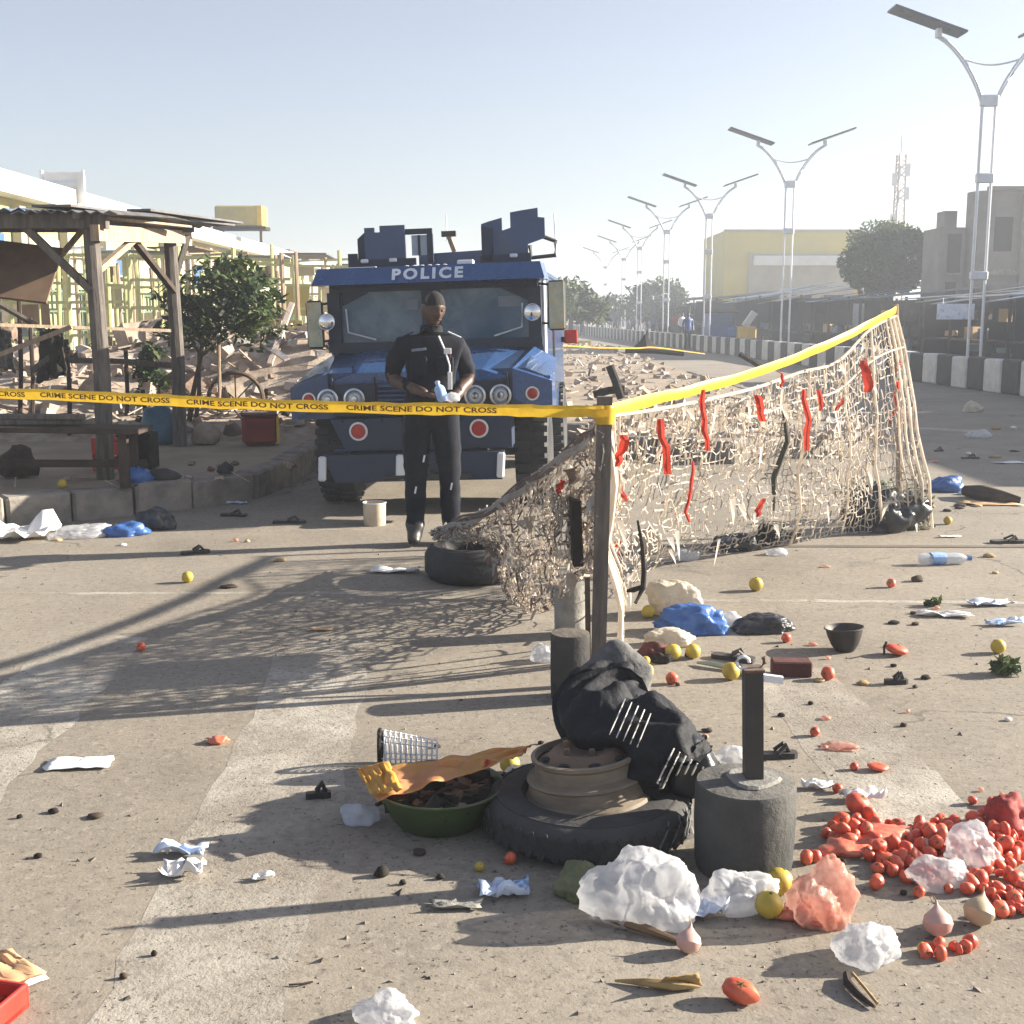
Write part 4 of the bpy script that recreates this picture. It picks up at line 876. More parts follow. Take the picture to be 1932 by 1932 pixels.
part('antenna', MB().tube([(zx(1655),1.75,zz(420)),(zx(1645),1.78,zz(135))], .008, 5), M_STEEL, True); part('antenna', MB().tube([(zx(860),2.6,zz(250)),(zx(862),2.6,zz(60))], .006, 5), M_STEEL, True)
for a in (430,615,1390): part('hatch_bolt', MB().box((zx(a),1.50,zz(400)), (.07,.03,.035), bev=.008), M_STEEL)
part('hatch_lever', MB().bar((zx(905),1.8,zz(235)),(zx(1000),1.8,zz(235)),.05,.05), M_RUST); part('hatch_lever', MB().bar((zx(950),1.8,zz(250)),(zx(985),1.8,zz(350)),.045,.04), M_WOODL)
part('roof_light', MB().box((zx(1140),.85,2.03), (.14,.08,.05), bev=.01), M_WHITE); part('roof_light', MB().box((zx(510),.85,2.01), (.26,.08,.03), bev=.01), M_STEEL)
for k in range(6): part('roof_bolt', MB().lathe([(0,.03),(.02,.025),(.025,0)], 8, (zx(790)+k*.065,.78,1.995)), M_STEEL)

# ================================================================== OFFICER
def officer():
    t = thing('person', 'police officer in dark navy uniform standing before the truck holding a small blue bottle', 'person', tuple(G(816,1026)), R(8))
    J = []; E = []; RA = []; SEG = []
    def a(p, r, par=None): 
        J.append(Vector(p)); RA.append(r); i = len(J)-1
        if par is not None: E.append((par, i))
        return i
    pel = a((0,0,.96),(.168,.125)); sp1 = a((0,-.005,1.12),(.172,.130),pel); ch = a((0,.0,1.33),(.205,.142),sp1); nk0 = a((.006,.0,1.46),(.088,.080),ch); nk = a((.012,-.015,1.54),.058,nk0)
    hands = {}
    for s, el, wr in ((-1,(-.275,.03,1.165),(-.04,-.235,1.075)),(1,(.265,.03,1.15),(.115,-.225,1.015))):
        sh = a((s*.190,0,1.385),.088,ch); m1 = a((Vector((s*.185,0,1.395))+Vector(el))/2+Vector((s*.014,0,0)),.082,sh); e = a(el,.058,m1); m2 = a(Vector(el).lerp(Vector(wr),.5),.043,e); wv = a(wr,.030,m2); hands[s] = wr
    for s, kn, an, to in ((-1,(-.115,-.02,.50),(-.12,.02,.10),(-.145,-.15,.045)),(1,(.125,.0,.50),(.135,.05,.10),(.175,-.115,.045))):
        hp = a((s*.10,.0,.88),(.118,.120),pel); th = a(Vector((s*.10,0,.88)).lerp(Vector(kn),.5),(.104,.108),hp); k_ = a(kn,.084,th); sh = a(Vector(kn).lerp(Vector(an),.5),.080,k_); an_ = a(an,.062,sh); he = a(Vector(an)+Vector((0,.03,-.05)),.045,an_); a(to,(.045,.040),an_)
    me = skin_mesh('person', J, E, RA, pel, 2)
    me.materials.clear()
    for m in (M_UNI, M_UNI, M_SKIN, M_BOOT): me.materials.append(m)
    bmh = bmesh.new(); bmh.from_mesh(me)
    for f in bmh.faces:
        c = f.calc_center_median(); mi = 0 if c.z > .93 else 1
        if c.z > 1.50 and abs(c.x) < .12: mi = 2
        if c.y < -.02 and .95 < c.z < 1.2 and (abs(c.x) > .2 or c.y < -.14): mi = 2
        if c.z < .16: mi = 3
        f.material_index = mi
    # folds in the cloth
    for v in bmh.verts:
        if v.co.z < 1.45 and not (v.co.y < -.14 and v.co.z > .93): v.co += v.normal*.012*noise.noise(v.co*Vector((9,9,22)).x*.9 if False else Vector((v.co.x*9,v.co.y*9,v.co.z*17)))
    for f in bmh.faces: f.smooth = True
    # head: one shaped surface with nose, brow, chin, ears
    hc = Vector((.02,-.025,1.645)); yaw = ROT(R(12),0,R(22)); n, k = 28, 22; base = []
    for i in range(k+1):
        th = math.pi*i/k; row = []
        for j in range(n):
            al = 2*math.pi*j/n; x, y, z = math.sin(th)*math.cos(al), math.sin(th)*math.sin(al), math.cos(th)
            r = Vector((x*.074, y*.095, z*.118))
            if z < -.2: r.x *= 1-.32*(-z-.2); r.y *= 1-.10*(-z-.2)
            if y < -.4:
                if abs(x) < .22 and -.42 < z < .12: r.y -= .022*(1-abs(x)/.22)*(1-abs(z+.2)/.4)
                if abs(z-.18) < .14: r.y -= .006
                if abs(abs(x)-.38) < .2 and abs(z-.02) < .13: r.y += .009
                if abs(z+.52) < .1 and abs(x) < .3: r.y -= .008
                if z < -.72: r.y -= .010
            if abs(abs(x)-.98) < .06 and abs(z+.05) < .3 and abs(y) < .3: r.x *= 1.16
            row.append(bmh.verts.new(yaw@r+hc))
        base.append(row)
    for i in range(k):
        for j in range(n):
            try:
                f = bmh.faces.new((base[i][j], base[i+1][j], base[i+1][(j+1)%n], base[i][(j+1)%n])); f.material_index = 2; f.smooth = True
            except ValueError: pass
    bmesh.ops.remove_doubles(bmh, verts=[v for row in (base[0], base[k]) for v in row], dist=1e-4)
    bmh.to_mesh(me); bmh.free()
    # palms and fingers grown as skinned chains and merged into the same body mesh
    for s in (-1, 1):
        wr = Vector(hands[s]); dirv = Vector((.85*-s,-.42,-.30)).normalized() if s < 0 else Vector((-.62,-.55,.20)).normalized()
        side = dirv.cross(Vector((0,0,1))).normalized(); up = side.cross(dirv)
        pj = [wr-dirv*.02, wr+dirv*.035, wr+dirv*.075]; pe = [(0,1),(1,2)]; pr = [(.028,.028),(.036,.022),(.036,.018)]
        mm = [skin_mesh('h', pj, pe, pr, 0, 1)]
        for q, (off, ln) in enumerate(((-.030,.062),(-.010,.072),(.011,.068),(.030,.054))):
            o_ = wr+dirv*.065+up*off*-1; c1 = o_+dirv*ln*.55-side*.008; c2 = c1+dirv*ln*.25-side*ln*.40; c3 = c2-dirv*ln*.15-side*ln*.38
            mm.append(skin_mesh('h', [o_,c1,c2,c3], [(0,1),(1,2),(2,3)], [.0095,.009,.0085,.007], 0, 1))
        tb0 = wr+dirv*.02+up*.028; mm.append(skin_mesh('h', [tb0, tb0+dirv*.03+up*.022-side*.015, tb0+dirv*.055+up*.020-side*.035], [(0,1),(1,2)], [.013,.011,.009], 0, 1))
        bmh = bmesh.new(); bmh.from_mesh(me); nf = len(bmh.faces)
        for x in mm: 
            k0 = len(bmh.faces); bmh.from_mesh(x); bmh.faces.ensure_lookup_table()
            for fi in range(k0, len(bmh.faces)): bmh.faces[fi].material_index = 2; bmh.faces[fi].smooth = True
            bpy.data.meshes.remove(x)
        bmh.to_mesh(me); bmh.free()
    link('body', me, t)
    # hair, eyes, clothing details
    b = MB(); P = []
    for i in range(9):
        th = math.pi*(.42 if False else .44)*i/8
        P.append([yaw@Vector((math.sin(th)*math.cos(2*math.pi*j/22)*.080, math.sin(th)*math.sin(2*math.pi*j/22)*.101+.006, math.cos(th)*.123+(.012 if math.sin(2*math.pi*j/22) < -.5 else -.02)*(i/8)))+hc for j in range(23)])
    b.grid(P); b.build('hair', M_HAIR, t, True)
    for s in (-1,1): MB().ball(yaw@Vector((s*.028,-.083,.006))+hc, .0095, 10, 8).build('eye', mat('eye_white', (.16,.14,.12), (.02,.015,.01), scale=60), t, True)
    MB().tube([yaw@Vector((-.024,-.094,-.058))+hc, yaw@Vector((0,-.101,-.056))+hc, yaw@Vector((.024,-.094,-.058))+hc], [.004,.007,.004], 6).build('mouth', mat('lips', (.065,.032,.025), (.05,.025,.02)), t, True)
    MB().lathe([(.150,-.03),(.166,-.028),(.166,.028),(.150,.03)], 26, (0,0,0), Matrix.Diagonal((1,.78,1)).to_3x3()).build('belt', M_BOOT, t, True, (0,0,.965)).scale = (1.14,1.16,1)
    MB().box((0,-.135,.965), (.06,.05,.05), bev=.005).build('buckle', M_STEEL, t)
    MB().lathe([(.066,-.02),(.082,-.015),(.074,.03),(.062,.035)], 20, (.008,-.004,1.50), Matrix.Diagonal((1,.95,1)).to_3x3()).build('collar', M_UNI, t, True)
    for x, nm, mm, ww, hh in ((-.09,'name_tape',mat('tape_grey_blue', (.16,.2,.28), (.12,.15,.2), scale=40),.10,.018),(.105,'badge',M_PAPER,.05,.04),(.108,'badge',M_DRED,.034,.045)):
        zc = 1.37 if nm == 'name_tape' else (1.36 if mm is M_PAPER else 1.318)
        MB().box((x,-.154,zc), (ww,.010,hh), ROT(0,R(-6) if x < 0 else 0,0), bev=.002).build(nm, mm, t)
    for x in (-.09,.09): MB().box((x,-.142,1.26), (.115,.03,.13), bev=.01).build('pouch', M_UNI, t)
    MB().tube([(.05,-.112,1.46),(.09,-.152,1.36),(.118,-.163,1.26),(.118,-.165,1.14)], .007, 6).build('lanyard', M_WHITE, t, True)
    MB().box((.118,-.172,1.16), (.030,.008,.12), bev=.002).build('lanyard_tag', M_PAPER, t)
    for s in (-1,1): MB().box((s*.165,-.0,1.468), (.10,.07,.012), ROT(0,R(24)*s,0), bev=.003).build('shoulder_board', M_BLUED if s < 0 else M_STEEL, t)
    MB().box((.215,-.055,1.36), (.05,.006,.06), ROT(0,0,R(35))).build('sleeve_patch', M_PAPER, t)
    MB().box((-.17,-.02,.86), (.05,.10,.16), bev=.015).build('holster', M_BOOT, t)
    for x, z in ((-.06,.62),(-.12,.40),(.13,.42)): MB().box((x,-.098 if z > .5 else -.085,z), (.012,.006,.05), ROT(0,.2,0)).build('trouser_tab', M_STEEL, t)
    return t
off = officer()
bt = thing('blue_bottle', 'small light blue water sachet or bottle held in the officer\'s hands', 'bottle', tuple(AT(831,741,7.95)), R(10))
MB().lathe([(0,-.055),(.03,-.054),(.037,-.04),(.036,.02),(.030,.04),(.014,.055),(.014,.068),(0,.068)], 16, (0,0,0), ROT(R(12),R(-18),0), wob=.05).build('body', mat('pale_blue_plastic', (.20,.38,.75), (.42,.56,.82), scale=22, rough=.25), bt, True)
MB().lathe([(0,.082),(.016,.081),(.017,.066)], 12, (0,0,0), ROT(R(12),R(-18),0)).build('cap', M_PAPERB, bt, True)
o = crumple_mesh('white_tissue', .08, .06, .05, 3, M_BAG); o = link('white_tissue', o, None, AT(854,757,7.95)); tag(o, 'scrap of white plastic in the officer\'s lower hand', 'plastic')

# ================================================================== CORDON: POSTS, TAPE, NET
P1 = G(1128,1292); P1T = AT(1141,748,P1.y-.02); P2 = G(1697,1003); P2T = AT(1690,574,P2.y)
def block(label, px, py, w_px, hgt, m, group='concrete filled posts bases along the cordon', top=True, name='concrete_block', wob=.01, rz=0):
    p = G(px, py); s = PX(1, py); r = w_px*s/2; p = p+Vector((0,r*.8,0)); t = thing(name, label, 'concrete block', tuple(p), rz, group)
    MB().lathe([(0,0),(r*.94,0),(r*.97,hgt*.1),(r,hgt*.55),(r*.99,hgt-.012),(r*.96,hgt),(r*.5,hgt+.004),(0,hgt+.006)], 30, wob=wob).build('block', m, t, True)
    return t, p, r
t, p, r = block('dark concrete footing at the base of the tape post', 1076, 1326, 74, .285, M_CONCD)
mb = MB(); mb.bar(Vector((0,0,0)), P1T-P1, .062, .045, up=(0,1,0)); 
tp = mb.build('wooden_post', M_WOOD, None, False, P1-Vector((0,0,.0))); tag(tp, 'tall grey wooden post carrying the yellow tape, in the middle of the picture', 'post')
t2, p2_, r2 = block('pale grey concrete footing just behind the dark one', 1077, 1205, 62, .27, M_CONC)
bd = MB().box((0,.12,0), (.050,.42,.31), ROT(0,R(-3),0), bev=.004).build('hanging_board', M_CHAR, None, False, AT(1087,1001,5.55)); tag(bd, 'flat black board hung beside the tape post at mid height', 'board')
fb = MB().bar((0,0,0), AT(1110,1250,5.1)-AT(1108,1090,5.2), .022, .02).build('rusty_bar', M_RUST, None, False, AT(1108,1090,5.2)); tag(fb, 'thin rusty bar strapped to the left of the tape post near its foot', 'bar')
fp = MB().tube([Vector((0,0,-.02)), (P2T-P2)*.5+Vector((.01,0,0)), P2T-P2], [.026,.024,.02], 8).build('far_post', M_WOODL, None, True, P2); tag(fp, 'thin pale post at the right end of the net holding the tape', 'post')
bs = MB().tube([AT(1203,982,6.2), AT(1212,1030,6.15), AT(1215,1080,6.1), AT(1213,1110,6.05), AT(1199,1138,6.0)], [.006,.012,.014,.014,.009], 7); bs.tube([AT(1210,1108,6.05), AT(1195,1113,6.05), AT(1178,1116,6.05)], [.014,.016,.006], 6)
bo = bs.build('bent_stick', M_CHAR, None, True); tag(bo, 'dark bent stick hooked in the net right of the tape post', 'stick')

# tape: a folded ribbon from the left edge to the post and on to the far post
def ribbon(path, wd, seed, n=90):
    P = []; ctr = []
    tot = len(path)-1
    for i in range(n+1):
        u = i/n*tot; k = min(int(u), tot-1); f = u-k
        p0, p1, p2, p3 = path[max(k-1,0)], path[k], path[k+1], path[min(k+2,tot)]
        q = .5*((2*p1)+(p2-p0)*f+(2*p0-5*p1+4*p2-p3)*f*f+(3*p1-p0-3*p2+p3)*f**3)
        tw = .35*nz((i*.07,seed,0),1.0); q = q+Vector((0,0,.006*nz((i*.16,seed+3,0))))
        w_ = wd*(1+.16*nz((i*.12,seed+8,2)))
        up = Vector((0,math.sin(tw-.12),math.cos(tw-.12))); P.append([q-up*w_/2, q-up*w_*.1+Vector((0,-.004,0)), q+up*w_*.22+Vector((0,-.003,0)), q+up*w_/2+Vector((0,.010,.0))]); ctr.append((q, up))
    return P, ctr
tape = thing('caution_tape', 'yellow crime scene tape strung from the left edge over the post to the net', 'tape', tuple(P1T))
off0 = P1T
dl = P1T.y-.04
pl = [AT(-900,728,dl+1.35), AT(-450,734,dl+.95), AT(0,742,dl+.55), AT(280,754,dl+.35), AT(560,766,dl+.2), AT(840,772,dl+.1), AT(1050,776,dl), AT(1150,777,dl-.0)]
Pg, ctr = ribbon([p-off0 for p in pl], .050, 1, 220)
es = MB().tube([(pl[0].x-.02,pl[0].y+.03,-.02), (pl[0].x,pl[0].y+.03,.7), (pl[0].x+.01,pl[0].y+.03,pl[0].z+.12)], .035, 8).build('wooden_pole', M_WOOD, None, True); tag(es, 'wooden pole beyond the left edge holding the end of the yellow tape', 'pole')
MB().grid(Pg).build('left_run', M_TAPE, tape, True)
pr = [P1T+Vector((-.02,-.02,-.066)), AT(1260,747,P1.y+.62), AT(1400,711,P1.y+1.32), AT(1540,660,P1.y+2.3), AT(1640,612,P2.y-.8), P2T+Vector((0,-.02,-.04))]
Pg2, c2 = ribbon([p-off0 for p in pr], .055, 5, 90); MB().grid(Pg2).build('right_run', M_TAPE, tape, True)
kn = MB(); kn.lathe([(.040,-.05),(.046,-.02),(.044,.0),(.047,.02),(.040,.03)], 12, (0,0,-.066), Matrix.Diagonal((1,.85,1)).to_3x3()); kn.build('knot', M_TAPE, tape, True)
v, f = text_verts('CRIME SCENE DO NOT CROSS', .036, 1.0, .0009)
W_ = max(p.x for p in v)-min(p.x for p in v)
cum = [0.0]
for i in range(1, len(ctr)): cum.append(cum[-1]+(ctr[i][0]-ctr[i-1][0]).length)
s0 = .22
import bisect
tw = .66
while s0 < cum[-1]-.72:
    vv = []
    for p in v:
        s = s0+(p.x/W_+.5)*tw; i = max(0, min(len(cum)-2, bisect.bisect(cum, s)-1)); fr = (s-cum[i])/(cum[i+1]-cum[i])
        q = ctr[i][0].lerp(ctr[i+1][0], fr); up = ctr[i][1].lerp(ctr[i+1][1], fr); vv.append(q+up*(p.y*.86-.002)+Vector((0,-.0085,0)))
    MB().add(vv, f) ; q_ = MB(); q_.add(vv, f); q_.build('lettering', M_TAPET, tape); s0 += tw+.08
# second tape far behind, at the edge of the sand
ft = thing('far_tape', 'thin yellow tape low across the far sand right of the truck', 'tape', tuple(AT(1075,655,20)))
Pg, _ = ribbon([p-ft.location for p in (AT(1060,652,18), AT(1130,656,19), AT(1200,657,20), AT(1240,656,21), AT(1330,668,22))], .02, 9, 40); MB().grid(Pg).build('run', M_TAPE, ft)
hp = thing('dark_heap', 'dark cone shaped heap on the far sand left of the man in blue', 'heap', tuple(AT(1217,658,30)))
MB().lathe([(.30,0),(.24,.08),(.12,.20),(.04,.33),(0,.36)], 12, wob=.15).build('sacks', M_CHAR, hp); MB().bar((0,0,.2),(.05,0,.45),.03).build('stake', M_WOODD, hp)

net = thing('net', 'torn pale knotted net with red ribbons hung below the tape and over a tyre', 'net', tuple(P1))
def cr(pts, u):
    k = len(pts)-1; x = u*k; i = min(int(x), k-1); f = x-i
    p0, p1, p2, p3 = pts[max(i-1,0)], pts[i], pts[i+1], pts[min(i+2,k)]
    return .5*((2*p1)+(p2-p0)*f+(2*p0-5*p1+4*p2-p3)*f*f+(3*p1-p0-3*p2+p3)*f**3)
def dep(px): # depth of the straight line between posts at a given image column
    u = (px-966)/F; a, b_ = P1, P2; t = (u*a.y-a.x)/((b_.x-a.x)-u*(b_.y-a.y)); return a.y+t*(b_.y-a.y)
TOP = [AT(x, y, dep(x)) for x, y in ((1143,786),(1240,772),(1340,752),(1430,730),(1510,702),(1580,682),(1640,622),(1690,596))]
BOT = [G(x, y) for x, y in ((1172,1245),(1192,1110),(1270,1058),(1370,1045),(1470,1032),(1570,1012),(1660,1004),(1757,998))]
BOT = [b_+Vector((0,0,.012)) for b_ in BOT]
def SA(u, v):
    p = cr(TOP, u).lerp(cr(BOT, u), v); s = math.sin(math.pi*min(1,max(0,v)))
    bag = -.10*s*(1+1.2*nz((u*5,v*2,1)))
    return p+Vector((.10*s*nz((u*4,v*3,7)), bag, .05*s*nz((u*6,v*3,3))-.03*s))
TOPB = [AT(1136,790,P1.y), AT(1085,835,P1.y+.45), AT(1000,900,P1.y+1.1), AT(920,958,P1.y+1.8), AT(850,990,P1.y+2.3), AT(815,1002,P1.y+2.5)]
BOTB = [G(1150,1275), G(1085,1200), G(1030,1165), G(965,1135), G(930,1095), G(850,1050)]
BOTB = [AT(1122,1075,P1.y+.05),AT(1092,1090,P1.y+.5),AT(1030,1150,P1.y+1.0),BOTB[3],AT(935,1025,P1.y+1.75),AT(828,1012,P1.y+2.2)]
def SB(u, v):
    p = cr(TOPB, u).lerp(cr(BOTB, u), v); s = math.sin(math.pi*v)
    return p+Vector((.06*s*nz((u*5,v*3,17)), -.05*s*(1+1.4*nz((u*6,v*3,11))), .05*s*nz((u*6,v*3,13))))
def netting(S, nu, nv, r, keep, seed, jit=.35):
    rs = random.Random(seed); pts = {}; mb = MB()
    for i in range(nu+1):
        for j in range(nv+1):
            ju = rs.gauss(0,jit)*.55 if 0 < i < nu else 0; jv = rs.gauss(0,jit)*.6 if 0 < j < nv else 0
            u = min(1,max(0,(i+ju)/nu)); v = min(1,max(0,(j+jv)/nv)); p = S(u, v); pts[i,j] = p+Vector((0,rs.gauss(0,.008),rs.gauss(0,.004)))
    for (i, j), p in pts.items():
        for di, dj in ((1,0),(0,1)):
            q = pts.get((i+di, j+dj))
            if q is None: continue
            hole = nz((i*.11,j*.16,seed),1.0)
            if rs.random() > keep(i/nu, j/nv, hole): continue
            rr = r*rs.choice((.6,.8,1,1,1.3,1.9)); mid = (p+q)/2+Vector((rs.gauss(0,.0035),rs.gauss(0,.006),-abs(rs.gauss(0,.005))))
            mb.tube([p, mid, q], rr, 3, cap=False, m=0 if rs.random() > .12 else 1)
    return mb
kA = lambda u, v, h: (.97 if u > .55 or v < .36 else .62) if h > -.12 else (.70 if (v < .4 or u > .6) else .14)
na = netting(SA, 90, 26, .0037, kA, 3, .26)
rs = random.Random(11)
for q in range(430):     # tangled loose strands
    u, v = rs.random(), min(1, abs(rs.gauss(.3,.3)))
    if u < .6 and v > .55 and rs.random() < .75: continue
    L = rs.uniform(.05,.22); a = rs.uniform(0,6.28); pts = []
    for s in range(5):
        uu = min(1,max(0,u+math.cos(a)*L*s/4/4.5)); v2 = min(1,max(0,v+math.sin(a)*L*s/4/1.1)); pts.append(SA(uu,v2)+Vector((rs.gauss(0,.010),rs.gauss(-.01,.02),rs.gauss(0,.010))))
    na.tube(pts, rs.uniform(.0025,.006), 3, cap=False, m=rs.choice((0,0,0,0,1)))
for q in range(34):     # hanging shreds near the top and right
    u, v = rs.random(), rs.random()**1.4*.9
    p = SA(u, v); l = rs.uniform(.05,.2); w_ = rs.uniform(.006,.022); x = rs.uniform(-.03,.03)
    na.add([p+Vector((-w_,-.015,0)), p+Vector((w_,-.018,0)), p+Vector((w_*.5+x,-.02,-l*.6)), p+Vector((x*1.6,-.01,-l))], [(0,1,2,3)], 0)
for uu, w_ in ((.0,.012),(.012,.01),(.97,.011),(1,.012),(.86,.010),(.60,.010),(.02,.008),(.03,.006),(.045,.007),(.006,.014),(.74,.007),(.93,.007),(.95,.009)):
    na.tube([SA(uu, v/8)+Vector((0,-.02,0)) for v in range(9)], w_, 5)
na.tube([SA(u/30, .0)+Vector((0,-.01,0)) for u in range(31)], .009, 5); na.tube([SA(u/30, .13)+Vector((0,-.02,.0)) for u in range(12,31)], .007, 5)
na.v = [tuple(Vector(p)-P1) for p in na.v]; stuff(na.build('netting', [M_NET, M_NETG], net))
nb = netting(SB, 50, 20, .004, lambda u, v, h: .97 if h > -.25 else .6, 5, .5)
for q in range(800):
    u, v = rs.random(), rs.random(); L = rs.uniform(.05,.2); a = rs.uniform(0,6.28)
    pts = [SB(min(1,max(0,u+math.cos(a)*L*s/4/2.8)), min(1,max(0,v+math.sin(a)*L*s/4/.8)))+Vector((rs.gauss(0,.01),rs.gauss(-.01,.02),rs.gauss(0,.01))) for s in range(5)]
    nb.tube(pts, rs.uniform(.0025,.007), 3, cap=False, m=rs.choice((0,0,0,1,2,3)))
for q in range(36):
    u, v = rs.random(), rs.random()**.9; p = SB(u, v); l = rs.uniform(.03,.13); w_ = rs.uniform(.008,.04); x = rs.uniform(-.04,.04)
    nb.add([p+Vector((-w_,-.01,0)), p+Vector((w_,-.02,.01)), p+Vector((w_*.5+x,-.03,-l*.6)), p+Vector((x*1.6,-.0,-l))], [(0,1,2,3)], rs.choice((1,2,3)))
nb.v = [tuple(Vector(p)-P1) for p in nb.v]; stuff(nb.build('bunched_netting', [M_NET, M_NETG, M_RUB2, M_RUB1], net))
er = MB()
for k in range(5):
    o1 = Vector((0,rnd(-.02,.02),rnd(-.02,.02))); er.tube([SB(u/26,.02)+o1+Vector((0,-.02+.015*math.sin(u*.9+k*2),.018*math.cos(u*.9+k*2))) for u in range(2,25)], rnd(.008,.015), 5, m=k%3)
er.v = [tuple(Vector(p)-P1) for p in er.v]; er.build('rolled_edge', [M_NETG, mat('brown_grey_net', (.16,.12,.11), (.1,.075,.07), scale=9), M_NETG], net, True)
RBN = [(1255,790,895,20),(1330,735,850,14),(1432,745,795,20),(1520,735,850,14),(1633,680,740,22),(1170,820,880,22),(1173,895,945,18),(1303,870,985,9),(1435,940,975,14),(1685,720,800,10),(1545,735,775,12),(1585,752,775,9),(1470,700,730,8),(1057,905,930,16),(1165,1020,1050,18),(1690,670,705,8)]
for (x, y0, y1, w_) in RBN:
    if x > 1100: d0 = dep(x)-.10+(.06 if y0 > 880 else 0)
    else: d0 = P1.y+.5
    if x > 1100 and y0 > 850: d0 += .25
    if y0 > 1000: d0 = 5.9
    mb = MB(); P = []; sw = w_*d0/F
    for i in range(7):
        t_ = i/6; p = AT(x+rnd(-4,4)+6*math.sin(t_*3+x), y0+(y1-y0)*t_, d0-.02*math.sin(t_*5+x)); ww = sw*(.45+.4*math.sin(.4+t_*2.2))*rnd(.8,1.1)
        P.append([p-P1+Vector((-ww/2,rnd(-.006,.006),0)), p-P1+Vector((0,-.012,0)), p-P1+Vector((ww/2,rnd(-.006,.006),0))])
    mb.grid(P); mb.build('red_ribbon', M_REDC, net, True)
dk = MB().tube([SA(.52,.12), SA(.535,.3)+Vector((.02,-.02,0)), SA(.545,.5), SA(.53,.72)], [.008,.016,.02,.006], 6); dk.v = [tuple(Vector(p)-P1) for p in dk.v]; dk.build('dark_rag', mat('dark_green_rag', (.03,.035,.025), (.05,.05,.04)), net, True)

# ================================================================== FOREGROUND PILE
def tyre(label, px, py, w_px, th, name='tyre', tread=True, squash=1, rot=0):
    p = G(px, py); s = PX(1, py); r = w_px*s/2; p = p+Vector((0,r*.9,0)); t = thing(name, label, 'tyre', tuple(p), rot)
    ri = r*.60
    MB().lathe([(ri,.02),(ri*1.06,.004),(r*.80,0),(r*.93,th*.10),(r,th*.28),(r,th*.72),(r*.93,th*.90),(r*.80,th),(ri*1.06,th*.97),(ri,th*.88),(ri*.985,th*.5),(ri,.02)], 44).build('tyre_body', M_RUB, t, True)
    if tread:
        tb = MB(); n = 46
        for q in range(n):
            a = q*2*math.pi/n
            for e in (-1,1): tb.box((r*1.002*math.cos(a+e*.02),r*1.002*math.sin(a+e*.02),th*(.5+e*.19)), (.006,r*.060,th*.26), ROT(R(24)*e,0,a), bev=.002)
        stuff(tb.build('tread', M_RUB, t))
    for z in (.2,.78): MB().tube([(r*.87*math.cos(q*.1309),r*.87*math.sin(q*.1309),th*(.93 if z > .5 else .08)) for q in range(48)], .006, 5, closed=True).build('sidewall_rib', M_RUB, t, True)
    return t, p, r
ty, typ, tyr = tyre('worn black tyre lying flat under the rusty wheel rim in the foreground', 1118, 1642, 402, .135, rot=.3)
pc = Vector((typ.x, typ.y, 0))
wr = thing('wheel_rim', 'dusty brown steel wheel rim standing on the flat tyre', 'wheel rim', (pc.x+.005, pc.y, .098)); wr.rotation_euler = (R(-2),R(-5),0); wr.scale = (1,1,1.28)
MB().lathe([(.198,.0),(.205,.010),(.201,.020),(.186,.026),(.182,.058),(.188,.064),(.184,.070),(.160,.076),(.156,.104),(.168,.112),(.169,.120),(.157,.122),(.150,.108)], 44).build('barrel', M_RIM, wr, True)
hb = MB(); hb.lathe([(.152,.102),(.125,.112),(.10,.130),(.07,.127),(.045,.118),(0,.114)], 36); hb.build('disc', M_RUST, wr, True)
for q in range(8): 
    a = q*.785+.2; MB().ball((.122*math.cos(a),.122*math.sin(a),.116), .020, 10, 6, (1,.75,.25), ROT(0,0,a+1.57)).build('vent_hole', M_DARK, wr, True)
for q in range(5):
    a = q*1.2566; MB().lathe([(0,.018),(.010,.016),(.012,0)], 6, (.068*math.cos(a),.068*math.sin(a),.126)).build('wheel_nut', M_RUST, wr)
for k_, a_ in enumerate((-74,-63,-52,-42,-33)):
    pts = []
    for q in range(7):
        z_ = .020+.098*q/6; a2 = R(a_+q*2.2); rr_ = tyr*(1.004 if .03 < z_ < .105 else .975); pts.append((rr_*math.cos(a2), rr_*math.sin(a2), z_))
    MB().tube(pts, .0035, 5).build('pale_scuff', mat('pale_scuff', (.22,.23,.24), (.10,.10,.11), scale=30), ty, True)
# concrete bucket with the steel post
bk, bp, br = block('big concrete filled drum with a square steel post, front right of the tyre', 1416, 1668, 186, .262, mat('drum_concrete', (.075,.075,.072), (.04,.042,.042), scale=5, rough=.92, bump=.4, bscale=40, dust=.8, dustc=(.30,.28,.25), spec=.2), None, name='concrete_drum')
bk['category'] = 'concrete drum'
sp_ = AT(1421,1478,bp.y)-bp; stp = AT(1420,1262,bp.y)-bp
MB().bar((sp_.x,0,.24), (stp.x,0,stp.z), .052, .052).build('steel_post', mat('black_steel', (.022,.021,.022), (.04,.036,.034), scale=6, rough=.6, dust=.2), bk)
MB().box((stp.x,0,stp.z), (.062,.062,.01), bev=.002).build('post_cap', M_RUST, bk)
MB().tube([(stp.x-.03+.018*math.cos(q*.6),-.01,stp.z+.022+.018*math.sin(q*.6)) for q in range(10)], .005, 6).build('wire_loop', M_STEEL, bk, True)
MB().tube([(stp.x+.02,0,stp.z), (stp.x+.035,0,stp.z+.02), (stp.x+.03,0,stp.z+.035)], .007, 6).build('hook', M_RUST, bk, True)
MB().bar((stp.x+.025,-.01,stp.z-.022), (stp.x+.085,-.01,stp.z-.03), .018, .02).build('hinge_pin', M_STEEL, bk)
MB().lathe([(.0,.0),(.078,.002),(.07,.01),(0,.012)], 16, (sp_.x,0,.266), wob=.12).build('mortar_collar', M_CONC, bk)
